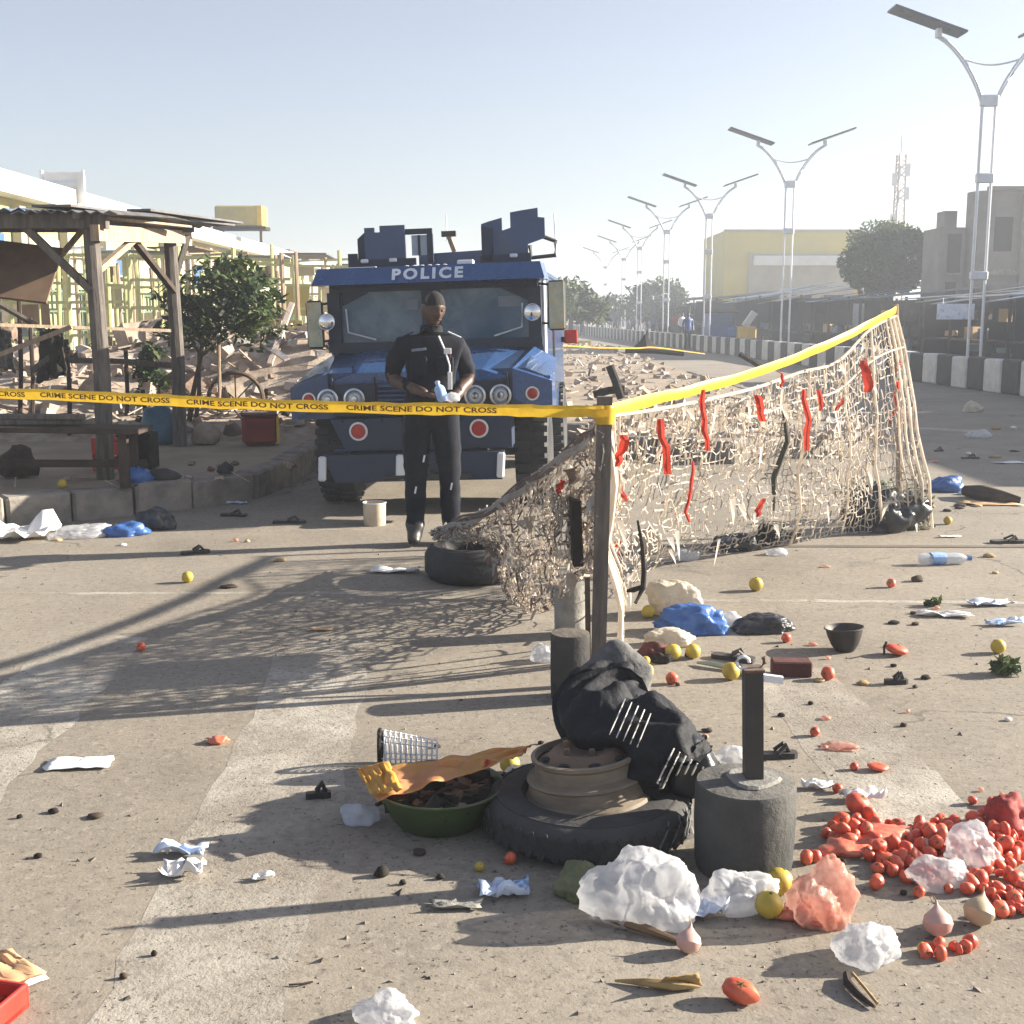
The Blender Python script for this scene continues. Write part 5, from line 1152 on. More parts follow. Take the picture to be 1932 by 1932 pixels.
# black striped jacket slung from the post foot down to the drum
jp = AT(1195,1400,typ.y+.02)
jk = thing('black_jacket', 'black striped sports jacket slung from the tape post over the wheel rim', 'jacket', tuple(jp))
spine = [AT(1165,1282,4.10), AT(1135,1335,3.98), AT(1168,1382,3.80), AT(1228,1414,3.68), AT(1284,1458,3.60), AT(1322,1478,3.57)]
rad = [.085,.145,.155,.145,.130,.085]
def jpt(u, a, grow=1.0):
    p = cr(spine, u); r = cr([Vector((x,0,0)) for x in rad], u).x
    tdir = (cr(spine, min(1,u+.02))-cr(spine, max(0,u-.02))).normalized(); x = Vector((0,-1,0)).cross(tdir).normalized(); y = tdir.cross(x)
    k = r*(.98+.30*nz((math.cos(a)*1.5,math.sin(a)*1.5,u*6),1.3,2)+.20*(noise.ridged_multi_fractal(Vector((math.cos(a)*1.2+u*2,math.sin(a)*1.2,u*4.5)),.9,2.1,4,1,2)-1.1))*grow
    q = p+x*math.cos(a)*k+y*math.sin(a)*k*1.1; q.z = max(q.z, .27 if u > .8 else .05); return q
P = []
for i in range(91): P.append([jpt(i/90, 2*math.pi*j/90)-jp for j in range(91)])
b = MB().grid(P); b.build('body', mat('black_jersey', (.008,.009,.012), (.016,.017,.022), scale=9, rough=.7, bump=.4, bscale=40, spec=.22), jk, True, None, 60)
def jstripe(u0, a0, u1, a1, m, wd=.0032):
    MB().tube([jpt(u0+(u1-u0)*i/12, a0+(a1-a0)*i/12, 1.012)-jp for i in range(13)], wd, 4).build('white_stripe', m, jk, True)
mw = mat('offwhite_piping', (.62,.6,.55), (.5,.48,.44), scale=20)
def side(px, py):   # find the (u,a) of the jacket surface nearest to an image point, seen from the front
    best = None
    for i in range(41):
        for j in range(60):
            a = 2*math.pi*j/60; q = jpt(i/40, a); 
            rr = q-Vector((0,0,CH)); cy = rr.y*cp-rr.z*sp; cz = rr.y*sp+rr.z*cp; x = 966+F*rr.x/cy; y = 966-F*cz/cy
            d_ = math.hypot(x-px, y-py)+cy*60
            if best is None or d_ < best[0]: best = (d_, i/40, a)
    return best[1], best[2]
TAB = []
for i in range(71):
    for j in range(100):
        a = 2*math.pi*j/100; q = jpt(i/70, a); rr = q-Vector((0,0,CH)); cy = rr.y*cp-rr.z*sp; TAB.append((966+F*rr.x/cy, 966-F*(rr.y*sp+rr.z*cp)/cy, q.y))
def front(px, py):
    near = [t_ for t_ in TAB if abs(t_[0]-px) < 14 and abs(t_[1]-py) < 14]
    return min(t_[2] for t_ in near) if near else None
def istripe(x0, y0, x1, y1, wd, m):
    pts = []
    for i in range(13):
        x, y = x0+(x1-x0)*i/12, y0+(y1-y0)*i/12; dd = front(x, y)
        if dd: pts.append((x, y, dd))
    if len(pts) < 5: return
    ds = [p[2] for p in pts]; ds = [sum(ds[max(0,i-2):i+3])/len(ds[max(0,i-2):i+3]) for i in range(len(ds))]
    MB().tube([AT(p[0], p[1], d_-.010)-jp for p, d_ in zip(pts, ds)], wd, 4).build('white_stripe', m, jk, True)
for k in range(5): istripe(1180+k*12, 1318+k*7, 1150+k*13, 1386+k*6, .0022, mw)
for k in range(6): istripe(1272+k*11, 1412+k*7, 1240+k*10, 1478+k*9, .0030, mw)
gc = crumple('grey_cloth', 'dark grey cloth wad on top of the black jacket against the post', 'cloth', 1165, 1320, 105, 72, M_CLOTHG, 21, 0, 0, .7); gc.location = AT(1163,1318,4.25)
gs = MB().tube([AT(1196,1345,3.97),AT(1228,1375,3.90),AT(1252,1402,3.84),AT(1290,1440,3.76)], [.02,.035,.04,.02], 8); gso = gs.build('grey_strap', M_CLOTHG, None, True); tag(gso, 'grey folded strap lying along the upper side of the black jacket', 'strap')
c = crumple('black_bag', 'black bag end resting against the drum below the jacket', 'bag', 1300, 1545, 90, 85, M_BAGK, 23, 0, .2, .7); c.location = Vector((c.location.x, typ.y+.0, .12))
ht = MB().tube([AT(1262,1502,3.66),AT(1290,1540,3.60),AT(1300,1575,3.56),AT(1275,1600,3.52),AT(1262,1612,3.5)], [.012,.022,.022,.016,.008], 7); hto = ht.build('torn_tube', mat('grey_rubber', (.14,.13,.12), (.08,.08,.08), scale=12), None, True); tag(hto, 'grey torn inner tube strip curling beside the rim', 'rubber')
# green bowl
gb_ = G(825,1582); s = PX(1,1560); br_ = 118*s; bl = thing('green_bowl', 'olive green plastic basin filled with charred scraps', 'bowl', (gb_.x, gb_.y+br_*.62, 0))
MB().lathe([(0,.004),(br_*.60,.0),(br_*.66,.006),(br_*.80,.045),(br_*.92,.09),(br_*.965,.118),(br_*1.0,.122),(br_*1.01,.128),(br_*.975,.130),(br_*.94,.118),(br_*.89,.085),(br_*.76,.04),(br_*.6,.012),(0,.010)], 44).build('basin', M_GREENP, bl, True)
MB().tube([(br_*.995*math.cos(q*.1309),br_*.995*math.sin(q*.1309),.126) for q in range(48)], .005, 6, closed=True).build('rim', M_GREENP, bl, True)
fl = MB(); 
for q in range(70):
    a, r_ = rnd(0,6.3), br_*.85*math.sqrt(random.random()); chunk(fl, (r_*math.cos(a), r_*math.sin(a), .10+rnd(-.02,.06)*(1-r_/br_)), rnd(.02,.06), 1 if random.random() < .6 else 0, random.choice((0,0,1)))
flo = stuff(fl.build('charred_scraps', [M_CHAR, M_RUST])); flo.location = bl.location; tag(flo, 'charred dark scraps heaped inside the green basin', 'scraps')
# orange sheet over the bowl
def sheet4(name, label, cat, c4, m, nu=26, nv=10, amp=.012, seed=1, th=.002):
    mb = MB(); P = []
    for i in range(nu+1):
        u = i/nu; a_ = c4[0].lerp(c4[1], u); b_ = c4[3].lerp(c4[2], u); row = []
        for j in range(nv+1):
            v = j/nv; p = a_.lerp(b_, v); k = nz((u*5,v*3,seed),1.2)+.5*nz((u*12,v*7,seed))
            row.append(p+Vector((0,-amp*k,amp*k*1.2)))
        P.append(row)
    mb.grid(P); o = mb.build(name, m, None, True); sm = o.modifiers.new('t', 'SOLIDIFY'); sm.thickness = th; tag(o, label, cat); return o
d0 = bl.location.y
sheet4('orange_packet', 'torn orange and yellow printed plastic sack lying across the green basin', 'packet',
   [AT(672,1455,d0-.02), AT(1005,1404,d0+.13), AT(985,1425,d0-.0), AT(712,1512,d0-br_*.85)], M_ORANGEP, 30, 12, .016, 4)
sheet4('orange_packet', 'flap of the orange sack hanging over the left rim of the basin', 'packet',
   [AT(676,1450,d0-.03), AT(735,1440,d0-.03), AT(760,1490,d0-br_*.9), AT(700,1500,d0-br_*.8)], mat('amber_sheet', (.66,.38,.08), (.58,.33,.06), scale=12, rough=.45, translucent=.3), 10, 8, .014, 7)
sheet4('dark_sack', 'dark ragged sacking hanging behind the front stall post', 'sacking', [AT(80,628,13.2),AT(116,622,13.2),AT(128,712,13.1),AT(70,722,13.3)], M_CHAR, 12, 14, .07, 11, .02)
sheet4('dark_cloth', 'dark ragged cloth hanging at the far left behind the stall', 'cloth', [AT(-14,612,13.6),AT(22,634,13.6),AT(26,700,13.5),AT(-20,690,13.6)], M_CLOTHG, 10, 12, .07, 13, .02)
# wire basket on its side
wb = thing('wire_basket', 'grey wire fan guard lying on its side behind the green basin', 'basket', (*G(718,1442).xy, .0)); s = PX(1,1440)
cx = Vector((0,0,33*s)); 
MB().tube([(0, 33*s*.55*math.sin(q*.2618), 33*s+33*s*math.cos(q*.2618)) for q in range(24)], .0085, 7, closed=True).build('end_ring', M_CHAR, wb, True)
for k in range(1,12): MB().tube([(k*9.5*s, (33-k*1.0)*s*.55*math.sin(q*.3927), 2*s+(33-k*1.0)*s*(1+math.cos(q*.3927))) for q in range(16)], .0028, 5, closed=True).build('wire_ring', M_STEEL, wb, True)
for q in range(6):
    a = q*1.047; MB().tube([(0,33*s*.55*math.sin(a),33*s+33*s*math.cos(a)),(105*s,22*s*.55*math.sin(a),24*s+22*s*math.cos(a))], .0026, 5).build('wire_rod', M_STEEL, wb, True)
# tyre half under the net on the left and tan tin by the officer
tyre('big dark tyre lying flat under the left end of the net', 885, 1108, 178, .215, rot=1.0, tread=False)
tn = thing('tan_tin', 'tan tin can standing open beside the officer\'s feet', 'tin', tuple(G(707,990))); s = PX(1,990)
MB().lathe([(0,0),(20*s,0),(21*s,.01),(21.5*s,40*s),(22*s,43*s),(20.5*s,43*s),(20*s,40*s),(19.5*s,.02),(0,.02)], 26).build('body', mat('tan_tin', (.55,.47,.36), (.4,.34,.26), scale=10, rough=.6), tn, True)
MB().tube([(21.8*s*math.cos(q*.2618),21.8*s*math.sin(q*.2618),42.5*s) for q in range(24)], .004, 5, closed=True).build('rim', M_STEEL, tn, True)

# ================================================================== LITTER
def tomato_root():
    t = thing('tomato', '', 'tomato', (0,0,0)); mb = MB(); P = []
    for i in range(11):
        th = math.pi*i/10; P.append([(math.sin(th)*math.cos(a)*(1+.05*math.cos(5*a)*math.sin(th)), math.sin(th)*math.sin(a)*(1+.05*math.cos(5*a)*math.sin(th)), .88*math.cos(th)-(.14*math.exp(-(th/.35)**2)))
                  for a in [2*math.pi*j/18 for j in range(19)]])
    mb.grid(P); mb.build('skin', M_TOM, t, True)
    st_ = MB()
    for q in range(5):
        a = q*1.2566; st_.add([(0,0,.80),(.14*math.cos(a-.5),.14*math.sin(a-.5),.79),(.42*math.cos(a),.42*math.sin(a),.80),(.14*math.cos(a+.5),.14*math.sin(a+.5),.79)], [(0,1,2,3)])
    st_.tube([(0,0,.78),(.03,0,.95)], .045, 5); st_.build('calyx', M_STEM, t); return t
T0 = tomato_root(); tom_used = [False]
def tomato(label, px, py, r, group=None, z=0, long=1.0, rot=None, flat=1.0):
    p = G(px, py, z); rr = r*math.hypot(p.y, CH)/F if not isinstance(r, str) else 0
    o = T0 if not tom_used[0] else dup(T0, (0,0,0)); tom_used[0] = True
    o.rotation_euler = rot if rot else (rnd(-1.6,1.6), rnd(-1.6,1.6), rnd(0,6)); o.scale = (rr*long, rr, rr*flat); o.location = p+Vector((0,rr*.4,rr*.92*min(1,flat+.1))); o['label'] = label
    if group: o['group'] = group
    elif 'group' in o: del o['group']
    return o
for (x, y, r, lb) in ((1682,1109,9,'single small tomato far out on the road right of the net'),(1484,1213,9.5,'small tomato right of the black sheet'),(1268,1292,12,'red tomato in front of the yellow fruits beside the tape post'),
     (1563,1284,13.5,'red tomato at the right end of the dark red brick'),(1538,1390,9.5,'small tomato alone on the pale crossing bar right of the steel post'),(1612,1454,8,'tiny tomato left of the squashed one'),(1581,1497,10,'tomato beside the white paper with the dark edge'),
     (963,1632,12.5,'red tomato against the front of the foreground tyre'),(1836,1519,9,'small tomato above the heap, left of a pair'),(1873,1523,10,'small tomato above the heap, right of a pair'),(1655,1680,15,'tomato lying alone in front of the tomato heap'),
     (1735,1694,11,'small tomato in front of the white bag on the heap edge'),(1523,1632,14,'tomato close to the right foot of the concrete drum'),(1540,1628,12,'second tomato by the right foot of the drum'),(1790,1686,9,'small tomato just below the lower white bag'),(1826,1690,13,'tomato right of the lower white bag'),
     (1832,1792,14,'tomato at the right of the small group near the lower right'),(1802,1796,9,'small tomato left of the last one near the lower right'),(265,1229,9,'small pinkish tomato on the left crossing bar')):
    tomato(lb, x, y, r)
o = tomato('long red tomato lying in front at the bottom of the picture', 1398, 1895, 22, long=1.55, rot=(.3,.15,-.5))
tomato('squashed tomato by the brown stem left of the right edge', 1694, 1238, 19, flat=.55, rot=(.1,.2,.3), long=1.2)
tomato('split tomato lying flat beyond the heap', 1658, 1456, 15, flat=.45, rot=(.1,.1,.2), long=1.4); tomato('big split tomato at the top of the heap', 1620, 1540, 22, rot=(.3,.4,.2), long=1.1)
HG = 'tomatoes spilled in the heap at the right'
blobs = [(1630,1578,72,26,30),(1700,1612,70,26,26),(1770,1590,70,34,34),(1880,1600,62,50,54),(1690,1640,45,16,8),(1830,1650,60,30,16),(1895,1690,46,30,16),(1905,1722,36,16,8),(1740,1660,60,18,8),(1785,1800,46,18,7),(1890,1560,45,20,14)]
placed = []
for (x, y, a, b_, n) in blobs:
    for q in range(n):
        for tr_ in range(12):
            t_ = rnd(0,6.28); r_ = math.sqrt(random.random()); px, py = x+a*r_*math.cos(t_), y+b_*r_*math.sin(t_)
            if all(((px-u)/15)**2+((py-v)/9)**2 > .8 for u, v in placed): break
        placed.append((px, py)); z = 0
        if r_ < .6 and n > 25 and random.random() < .4: z = .022
        tomato('red tomato lying in the spilled heap at the right edge of the road', px, py, rnd(8,15.5), HG, z, long=rnd(.9,1.4), flat=random.choice((.5,.75,.9,1,1)))
def pulp(label, px, py, w_, h_, seed, m=M_TOMF, grp='trampled tomato pulp'):
    return crumple('tomato_pulp', label, 'tomato pulp', px, py, w_, h_, m, seed, sub=3, amp=.5, f=2.6, group=None)
pulp('trampled tomato pulp at the left end of the heap', 1600,1612,75,16,31); pulp('broad smear of tomato pulp in the middle of the left heap', 1672,1598,90,20,32); pulp('pale red pulp trailing to the right of the smear', 1712,1590,70,14,33)
pulp('flattened pink peel on the crossing bar', 1588,1415,50,6,34, M_BAGP); pulp('crushed tomato skin alone on the road at left', 408,1404,34,10,35); pulp('tomato pulp under the pink bag', 1530,1742,90,22,36)
def fruit(label, px, py, r, m=M_CIT, name='yellow_fruit', cat='fruit', sc=1.0, group=None):
    p = G(px, py); rr = r*math.hypot(p.y,CH)/F; t = thing(name, label, cat, tuple(p+Vector((0,rr*.4,0))), rnd(0,6), group); ro = ROT(rnd(-.7,.7),rnd(-.7,.7),0)
    mb = MB(); mb.ball((0,0,rr*.97), rr, 20, 14, (1,1,sc*.97), ro); mb.v = [tuple(Vector(v)*1.0+(Vector(v)-Vector((0,0,rr)))*.05*nz(v,1.5/rr,r)) for v in mb.v]; mb.build('skin', m, t, True)
    MB().lathe([(0,.10*rr),(.12*rr,.05*rr),(.16*rr,-.04*rr)], 8, Vector((0,0,rr*.97))+ro@Vector((0,0,rr*sc*.95)), ro).build('stem_scar', M_STEM, t); return t
for (x, y, r, lb) in ((1427,1116,13.5,'yellow fruit alone in the middle of the far road right of the net'),(1223,1167,12.5,'yellow fruit at the left end of the blue bag'),(1270,1247,16,'yellow fruit left of a pair beside the tape post'),(1308,1244,14.5,'yellow fruit right of a pair beside the tape post'),
     (1216,1286,18,'yellow fruit touching the jacket near the tape post'),(1380,1284,17,'yellow fruit left of the steel post top'),(1885,1234,14,'yellow fruit near the right edge'),(353,1100,11,'dull yellow fruit on the left of the road below the slipper'),
     (962,1462,19,'yellow fruit behind the orange sack'),(1472,1692,25,'larger yellow fruit, upper of two against the drum'),(1452,1736,25,'larger yellow fruit, lower of two in front of the drum'),(1218,1256,9,'little orange fruit above the yellow one by the jacket'),(905,1645,9,'little yellow fruit in the shade in front of the tyre'),(1742,1800,10,'small yellow fruit among the tomatoes near the lower right'),(1789,990,8,'small brownish fruit right of the net corner')):
    fruit(lb, x, y, r)
for (x, y, r, m, lb) in ((1300,1803,23,M_ONI,'pink onion casting a long shadow below the big white bag'),(1772,1772,27,M_ONI,'pale pink onion on the small group of tomatoes at lower right'),(1850,1752,28,M_ONIB,'beige onion at the lower edge of the heap'),(1795,1640,15,M_ONI,'small pink onion in the middle of the heap'),(1745,1612,15,M_ONI,'pale onion among the tomatoes left of the white bag'),(1512,1680,11,M_WOODD,'small brown nut at the right foot of the drum')):
    p = G(x, y); rr = r*math.hypot(p.y,CH)/F; t = thing('onion' if m is not M_WOODD else 'nut', lb, 'onion' if m is not M_WOODD else 'nut', tuple(p+Vector((0,rr*.4,0)))); ro = ROT(rnd(.3,.8),rnd(-.6,.6),rnd(0,6))
    MB().lathe([(0,-rr*.85),(.3*rr,-rr*.82),(.8*rr,-rr*.5),(rr,0),(.84*rr,rr*.5),(.42*rr,rr*.84),(.13*rr,rr*1.15),(.06*rr,rr*1.35)], 20, (0,0,rr*.92), ro).build('bulb', m, t, True)
    MB().tube([Vector((0,0,rr*.92))+ro@Vector((0,0,rr*1.3)), Vector((0,0,rr*.92))+ro@Vector((rr*.15,0,rr*1.7))], [rr*.07,rr*.03], 5).build('dry_neck', M_STRAW, t, True)
# plastic bags
BG = [('white_bag','big puffed white plastic bag in front of the tyre',1222,1748,156,124,M_BAG,1,.75),('white_bag','white plastic bag crumpled against the drum foot',1392,1722,104,66,M_BAG,2,.7),('white_bag','white bag lying on the tomato heap at the right',1842,1640,92,74,M_BAG,3,.8),
 ('white_bag','white bag at the lower edge of the tomato heap',1777,1678,90,48,M_BAG,4,.8),('white_bag','white bag alone on the road at lower right',1638,1822,98,66,M_BAG,5,.8),('pink_bag','pink plastic bag of tomatoes right of the drum',1556,1748,108,88,M_BAGP,6,.8),
 ('white_bag','crumpled white bag cut by the bottom edge',735,1938,88,46,M_BAG,7,.8),('cream_bag','cream plastic bag behind the blue one',1277,1164,92,52,M_BAGC,8,.7),('blue_bag','blue plastic bag lying flat on the road beyond the post',1308,1197,114,42,M_BAGB,9,.6),
 ('white_bag','small white bag between the blue bag and the black sheet',1380,1183,38,26,M_BAG,10,.7),('black_sheet','black plastic sheet lying flat with one raised fold',1440,1194,104,26,M_BAGK,11,.6),('cream_bag','thin cream bag lying flat behind the two yellow fruits',1265,1219,84,24,M_BAGC,12,.6),
 ('white_bag','small white bag behind the steel post',1384,1442,58,30,M_BAG,13,.7),('white_bag','small white bag left of the dark footing',1026,1250,46,32,M_BAG,14,.7),('white_bag','white plastic peeping out between basin and rim',985,1496,64,52,M_BAG,15,.7),
 ('clear_bag','clear plastic scrap in the shade left of the basin',680,1556,62,26,M_CLEARP,16,.7),('blue_bag','blue plastic bundle right of the net corner',1792,928,60,24,M_BAGB,17,.7),('white_bag','pale scrap at the foot of the net left part',1296,1058,40,20,M_BAG,18,.7),('white_bag','little white scrap under the green bunch at the net foot',1466,1048,36,12,M_BAG,19,.7),
 ('white_bag','white scrap far on the shaded road',1850,826,48,14,M_BAG,20,.7),('pale_bag','pale tan scrap on the far shaded road',1836,778,32,16,M_BAGC,21,.7),('red_sack','dark red net sack of tomatoes at the right edge of the heap',1908,1572,76,52,mat('dark_red_net', (.22,.025,.02), (.32,.05,.04), scale=50, rough=.8),22,.8),
 ('dark_cloth','dark red cloth scraps by the tape post',1232,1244,52,24,M_DRED,23,.7),('dark_cloth','dark brown scraps left of the pair of yellow fruits',1250,1252,34,16,M_CHAR,24,.7),('black_bag','black bundle under the right corner of the net',1668,1004,130,74,M_BAGK,25,.6),('dark_bundle','dark bundle at the bottom of the net in the middle',1388,1040,84,26,M_BAGK,26,.6),
 ('dark_bundle','brown dark bundle next to the green bunch under the net',1448,1030,46,36,M_CHAR,27,.6),('black_bag','black bag against the kerb on the left',292,1000,66,34,M_BAGK,28,.7),('blue_bag','blue plastic scraps by the kerb at left',236,1012,66,20,M_BAGB,29,.7),('white_bag','white wrapper scraps left of the blue plastic by the kerb',150,1015,100,22,M_BAG,30,.5),
 ('pale_bag','pale dried leaf sheath between post and net foot',1222,1045,40,44,M_BAGC,31,.5),('green_bag','greenish plastic tail of the big white bag',1102,1700,90,52,mat('greenish_plastic', (.24,.26,.14), (.14,.16,.08), scale=14, rough=.4, translucent=.3, bump=.4),32,.6)]
for (nm, lb, x, y, w_, h_, m, sd_, dp_) in BG:
    crumple(nm, lb, 'bag' if 'bag' in nm or 'sack' in nm else 'cloth' if 'cloth' in nm else 'sheet' if 'sheet' in nm else 'bundle', x, y, w_, h_*(.85 if 'white' in nm else 1), m, 50+sd_, depth=dp_, sub=5 if w_ > 80 else 4, amp=.36 if m is not M_BAGK else .3)
# papers
PA = [('white sheet of paper flat on the left of the road',148,1444,112,.5,M_PAPER,.007),('white paper with blue print in the shade at left',340,1612,90,.4,M_PAPERB,.025),('folded white paper standing in the shade at left',345,1652,72,.6,M_PAPER,.03),('small white paper scrap in the shade of the pile',498,1660,40,.5,M_PAPER,.012),
 ('bluish paper in front of the tyre',950,1688,88,.6,M_PAPERB,.03),('bluish white paper between the two white bags',1322,1728,90,.55,M_PAPERB,.03),('white paper lying on the road left of the tyre under the net',748,1080,90,.35,M_PAPER,.02),('large white sheet leaning against the kerb at left',40,1016,120,.75,M_PAPER,.10),
 ('flat pale blue sheet in the truck shade',440,950,52,.3,M_PAPERB,.01),('long white sheet under the dark green bunch',1782,1163,96,.3,M_PAPER,.015),('grey white papers right of the green bunch',1868,1142,84,.4,M_PAPERB,.02),('bluish paper near the right edge',1896,1180,72,.35,M_PAPERB,.02),
 ('white paper right of the drum',1542,1488,58,.4,M_PAPER,.02),('white paper with dark underside above the tomatoes',1628,1510,80,.4,M_PAPER,.03),('white scraps far on the shaded road',1905,874,60,.3,M_PAPER,.01),('pinkish brown paper scrap on the middle crossing bar',605,1190,44,.3,M_CARD,.008),
 ('sand coloured paper lying by the right edge',1870,952,110,.35,M_CARD,.012),('pale paper in front of the green tail of the big bag',860,1712,90,.4,M_CONC,.008),('white scrap below the right corner of the net',1790,1014,40,.3,M_PAPER,.008)]
for i, (lb, x, y, w_, dp_, m, lf) in enumerate(PA): paper('paper', lb, x, y, w_, dp_, m, 3+i*2, 0, lf, rnd(-.25,.25))
# leaves and greens
def greens(label, px, py, w_, h_, seed):
    p = G(px, py); s = math.hypot(p.y,CH)/F; t = thing('leaf_bunch', label, 'greens', tuple(p+Vector((0,w_*s*.3,0)))); foliage('leaves', t, [((0,0,h_*s*.5),(w_*s*.5,w_*s*.4,h_*s*.5))], 170 if w_ < 80 else 420, .030, LV, seed=seed, inner=.1)
    MB().tube([(-.02,0,.01),(w_*s*.5,.01,.015)], .006, 5).build('stalks', M_STEM, t, True); return t
greens('dark green leaf bunch far right on the road beside a white sheet',1757,1146,46,32,61); greens('green leaf bunch at the right edge of the road',1905,1278,58,36,62); greens('green leaf bunch at the foot of the net',1492,1022,38,34,63); greens('heap of wilted greens under the right corner of the net',1722,1003,110,84,64); greens('green vegetables tangled in the right of the net above the black bundle',1655,990,130,95,65)
def husk(name, label, pts, r, m): 
    o = MB().tube(pts, r, 7).build(name, m, None, True); tag(o, label, 'husk' if 'husk' in name else 'stick'); return o
husk('corn_husk','dry yellowish husk lying across the road near the bottom',[G(1160,1850,.006),G(1215,1853,.012),G(1270,1858,.018),G(1320,1862,.008)],[.003,.010,.013,.003],M_STRAW); sheet4('corn_husk','pale leaf of the dry husk standing up beside it','husk',[G(1255,1843,.05),G(1318,1835,.045),G(1325,1860,.004),G(1240,1856,.004)],M_STRAW,8,5,.004,3)
husk('dry_stick','curled dry stick near the lower right',[G(1597,1838,.012),G(1600,1855,.014),G(1618,1875,.012),G(1650,1900,.008)],[.009,.011,.009,.004],M_WOODD); husk('straw','pale straw beside the curled stick',[G(1608,1836,.01),G(1630,1862,.01),G(1655,1893,.006)],.004,M_STRAW)
husk('bamboo_strip','brown strip sticking out from under the big white bag',[G(1125,1722,.02),G(1200,1745,.02),G(1285,1778,.006)],[.012,.016,.006],mat('brown_strip', (.2,.13,.07), (.13,.08,.045), scale=9))
husk('leek_leaf','pale green leaf curving right of the yellow fruits',[G(1315,1250,.012),G(1345,1252,.02),G(1385,1262,.012),G(1410,1275,.004)],[.006,.014,.013,.004],mat('pale_leaf', (.33,.38,.26), (.4,.45,.38), scale=9)); husk('dry_stick','brown stem beside the squashed tomato',[G(1668,1235,.0),G(1668,1222,.03),G(1672,1212,.07)],.006,M_WOODD)
husk('twig','small twig in the lower middle of the road',[G(545,1858,.004),G(570,1856,.006),G(590,1852,.004)],.0025,M_WOODD)
# sandals
def sandal(label, px, py, w_, rz, m=M_BLACK, strap=True, roll=0):
    p = G(px, py); L = w_*math.hypot(p.y,CH)/F; t = thing('sandal', label, 'sandal', tuple(p+Vector((0,L*.12,0))), 0); t.rotation_euler = (roll,0,rz)
    pr = [(-.5,.10),(-.42,.16),(-.2,.15),(0,.12),(.2,.17),(.38,.19),(.49,.12),(.5,0)]; poly = [(x*L,y*L) for x,y in pr]+[(x*L,-y*L*.9) for x,y in reversed(pr[:-1])]
    mb = MB(); mb.flat(poly[::-1], .0, .022); mb.build('sole', m, t)
    if strap:
        for s in (-1,1): MB().tube([(.28*L,0,.024),(.16*L,s*.09*L,.052),(-.06*L,s*.15*L,.024)], .009, 6).build('strap', m, t, True)
    return t
for (x, y, w_, rz, lb) in ((367,1046,54,.5,'dark sandal with a raised strap on the road left of the officer'),(545,988,62,.1,'black sandal in the truck shade left of the officer, right of two'),(440,975,50,-.2,'black sandal in the truck shade, left of two'),(1385,1248,82,-.5,'grey black sandal behind the top of the steel post'),
     (1470,1433,72,.15,'dark sandal lying right of the steel post'),(1692,1292,44,.1,'dark flat sandal on the empty road at right'),(1832,866,34,.1,'dark sandal on the shaded road'),(1772,852,20,.4,'small dark sandal farther left on the shaded road'),(1905,1026,66,.1,'black sandal at the right edge of the road'),(600,1508,46,.2,'black sandal in the shade left of the basin')):
    sandal(lb, x, y, w_, rz)
# dark bowl, brick, bottle, box, card, crate
bp_ = G(1600,1233); s = PX(1,1225); t = thing('dark_bowl', 'dark brown bowl standing alone on the road at right', 'bowl', tuple(bp_+Vector((0,20*s,0))), 0); t.rotation_euler = (R(-3),R(-4),0)
MB().lathe([(0,0),(17*s,0),(25*s,12*s),(31*s,28*s),(34*s,41*s),(37*s,43*s),(35*s,45*s),(31.5*s,41*s),(23*s,14*s),(0,4*s)], 34).build('body', mat('dark_brown_bowl', (.035,.025,.022), (.02,.016,.015), scale=7, rough=.6, dust=.15), t, True); MB().tube([(36*s*math.cos(q*.2),36*s*math.sin(q*.2),44*s) for q in range(31)], .003, 5).build('rim', M_BLACK, t, True)
br = MB().box((0,0,.035), (.175,.09,.07), bev=.006).build('brick', M_DRED, None, False, G(1496,1278)+Vector((0,.04,0))); br.rotation_euler = (0,0,-.06); tag(br, 'dark red brick lying on the road beyond the steel post', 'brick')
bo = thing('water_bottle', 'crushed clear water bottle with a blue label lying far right', 'bottle', tuple(G(1782,1068)+Vector((0,.05,.04))), .08)
RX = ROT(0,R(90),0); MB().lathe([(0,-.15),(.035,-.148),(.04,-.12),(.033,-.08),(.040,-.03),(.036,.05),(.038,.10),(.030,.14),(.014,.165),(.014,.19),(0,.19)], 16, rot=RX, wob=.12).build('body', M_CLEARP, bo, True)
MB().lathe([(.0402,-.075),(.0412,-.02),(.039,.02)], 16, rot=RX, wob=.12).build('label', mat('light_blue_label', (.20,.38,.75), (.42,.56,.82), scale=22, rough=.25), bo, True); MB().lathe([(.017,.17),(.017,.195),(0,.196)], 10, rot=RX).build('cap', M_BAGB, bo)
lb_ = MB(); lb_.tube([G(1822,926,.05),G(1850,930,.06),G(1890,938,.05),G(1925,944,.03)], [.05,.075,.06,.03], 9); o = lb_.build('dark_bundle', M_WOODD, None, True); tag(o, 'long dark rolled bundle right of the blue plastic at the right edge', 'bundle')
cdp = [G(-60,1800,.05),G(22,1792,.07),G(86,1838,.03),G(-30,1878,.02)]; sheet4('cardboard', 'torn flat cardboard at the lower left edge', 'cardboard', cdp, M_CARD, 12, 8, .008, 2, .006)
sheet4('paper', 'white paper under the corner of the torn cardboard', 'paper', [G(20,1858,.012),G(84,1838,.018),G(92,1846,.006),G(10,1875,.004)], M_PAPER, 6, 4, .003, 6)
tc_ = thing('red_crate', 'corner of a red plastic tray at the lower left corner of the picture', 'crate', tuple(G(60,1897)), 0); q0 = G(60,1893)
cw = .36
MB().box((-cw/2,-.16,.008), (cw,.30,.012)).build('base', M_REDP, tc_)
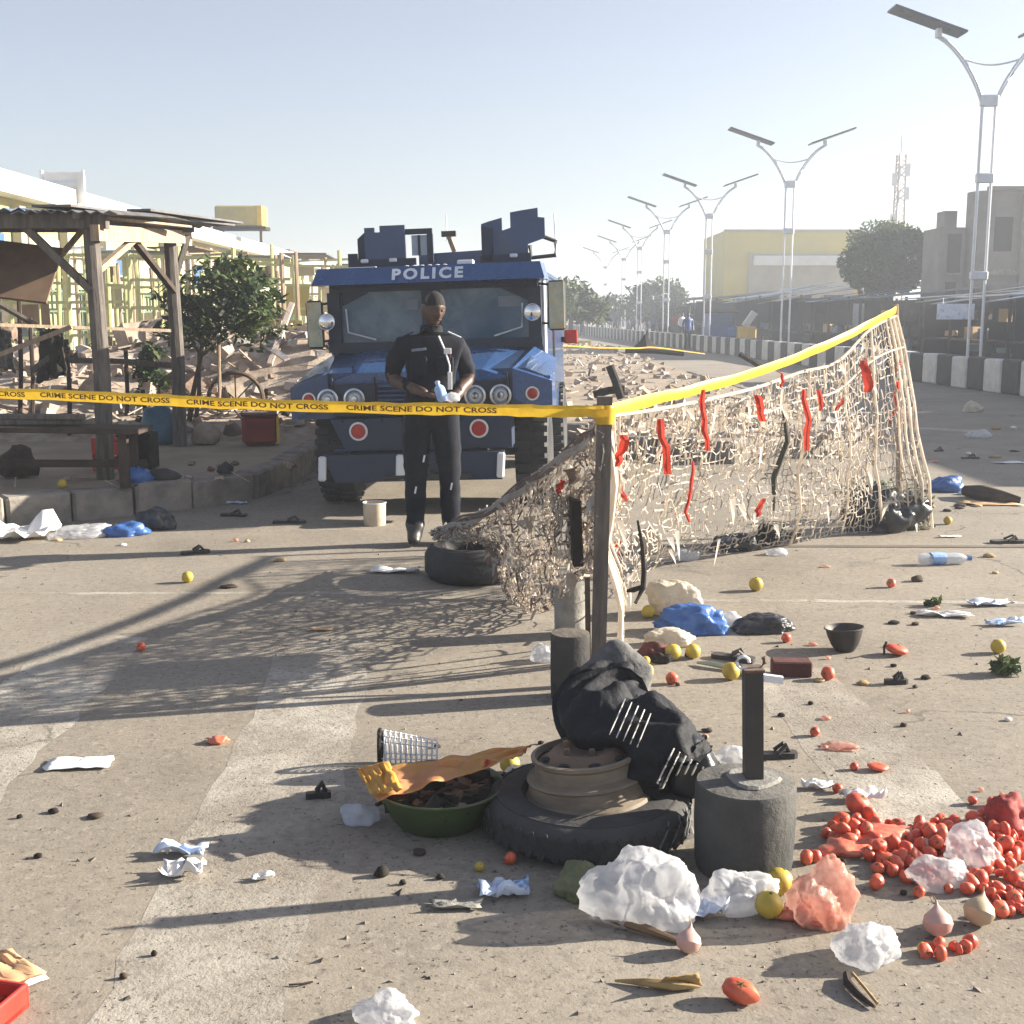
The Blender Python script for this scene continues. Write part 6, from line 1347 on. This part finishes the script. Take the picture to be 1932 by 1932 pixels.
for (c_, d_) in (((-cw/2,-.01,.03),(cw,.014,.06)),((-.007,-.16,.03),(.014,.30,.06)),((-cw/2,-.31,.03),(cw,.014,.06)),((-cw+.007,-.16,.03),(.014,.30,.06))): MB().box(c_, d_, bev=.004).build('side_panel', M_REDP, tc_)
for k in range(4): MB().box((-.06-k*.08,-.16,.02), (.012,.28,.014)).build('rib', M_REDP, tc_)
tc_.rotation_euler = (0,0,R(-14))
# scraps all over
SCR = [(1733,1098,22,10),(1300,1240,14,8),(100,1535,18,7),(178,1545,26,6),(70,1620,14,5),(1688,1178,20,5),(1728,1180,14,5),(1748,1282,18,6),(720,1655,24,14),(790,1615,22,10),(830,1660,14,8),(760,1670,12,6),(232,1848,14,4),(1705,1690,12,6),(1020,1405,10,4),(825,1412,12,5),(36,1545,10,5),(1300,1395,24,6),(1335,1382,18,5),(290,1805,10,4),(1590,1632,18,6),(430,1110,30,4),(1530,1330,10,4)]
for i, (x, y, w_, h_) in enumerate(SCR): crumple('scrap', 'small dark scrap lying loose on the road', 'scrap', x, y, w_, h_, M_CHAR if i % 3 else M_WOODD, 120+i, sub=2, group='small dark scraps loose on the road')
for i in range(46):
    x, y = rnd(1180,1930), rnd(1050,1560)
    if i < 14: x, y = rnd(1720,1930), rnd(800,1000)
    elif i < 20: x, y = rnd(20,540), rnd(990,1060)
    crumple('pale_scrap', 'tiny scrap of paper or peel strewn over the road', 'scrap', x, y, rnd(8,22), rnd(2,6), random.choice((M_PAPER,M_CARD,M_WOODD,M_CHAR,M_STRAW,M_BAGP)), 160+i, sub=2, group='tiny scraps strewn over the road')

# ================================================================== AIR
hzb = MB(); hzb.box((0,250,6.9), (860,660,16.2)); hm = bpy.data.materials.new('haze'); hm.use_nodes = True; hn = hm.node_tree; hn.nodes.clear()
ho = hn.nodes.new('ShaderNodeOutputMaterial'); hv = hn.nodes.new('ShaderNodeVolumePrincipled'); hv.inputs['Color'].default_value = (.84,.90,1,1); hv.inputs['Density'].default_value = .0030; hv.inputs['Anisotropy'].default_value = .3
hn.links.new(hv.outputs[0], ho.inputs['Volume'])
hob = stuff(hzb.build('haze', hm)); hob.display_type = 'WIRE'
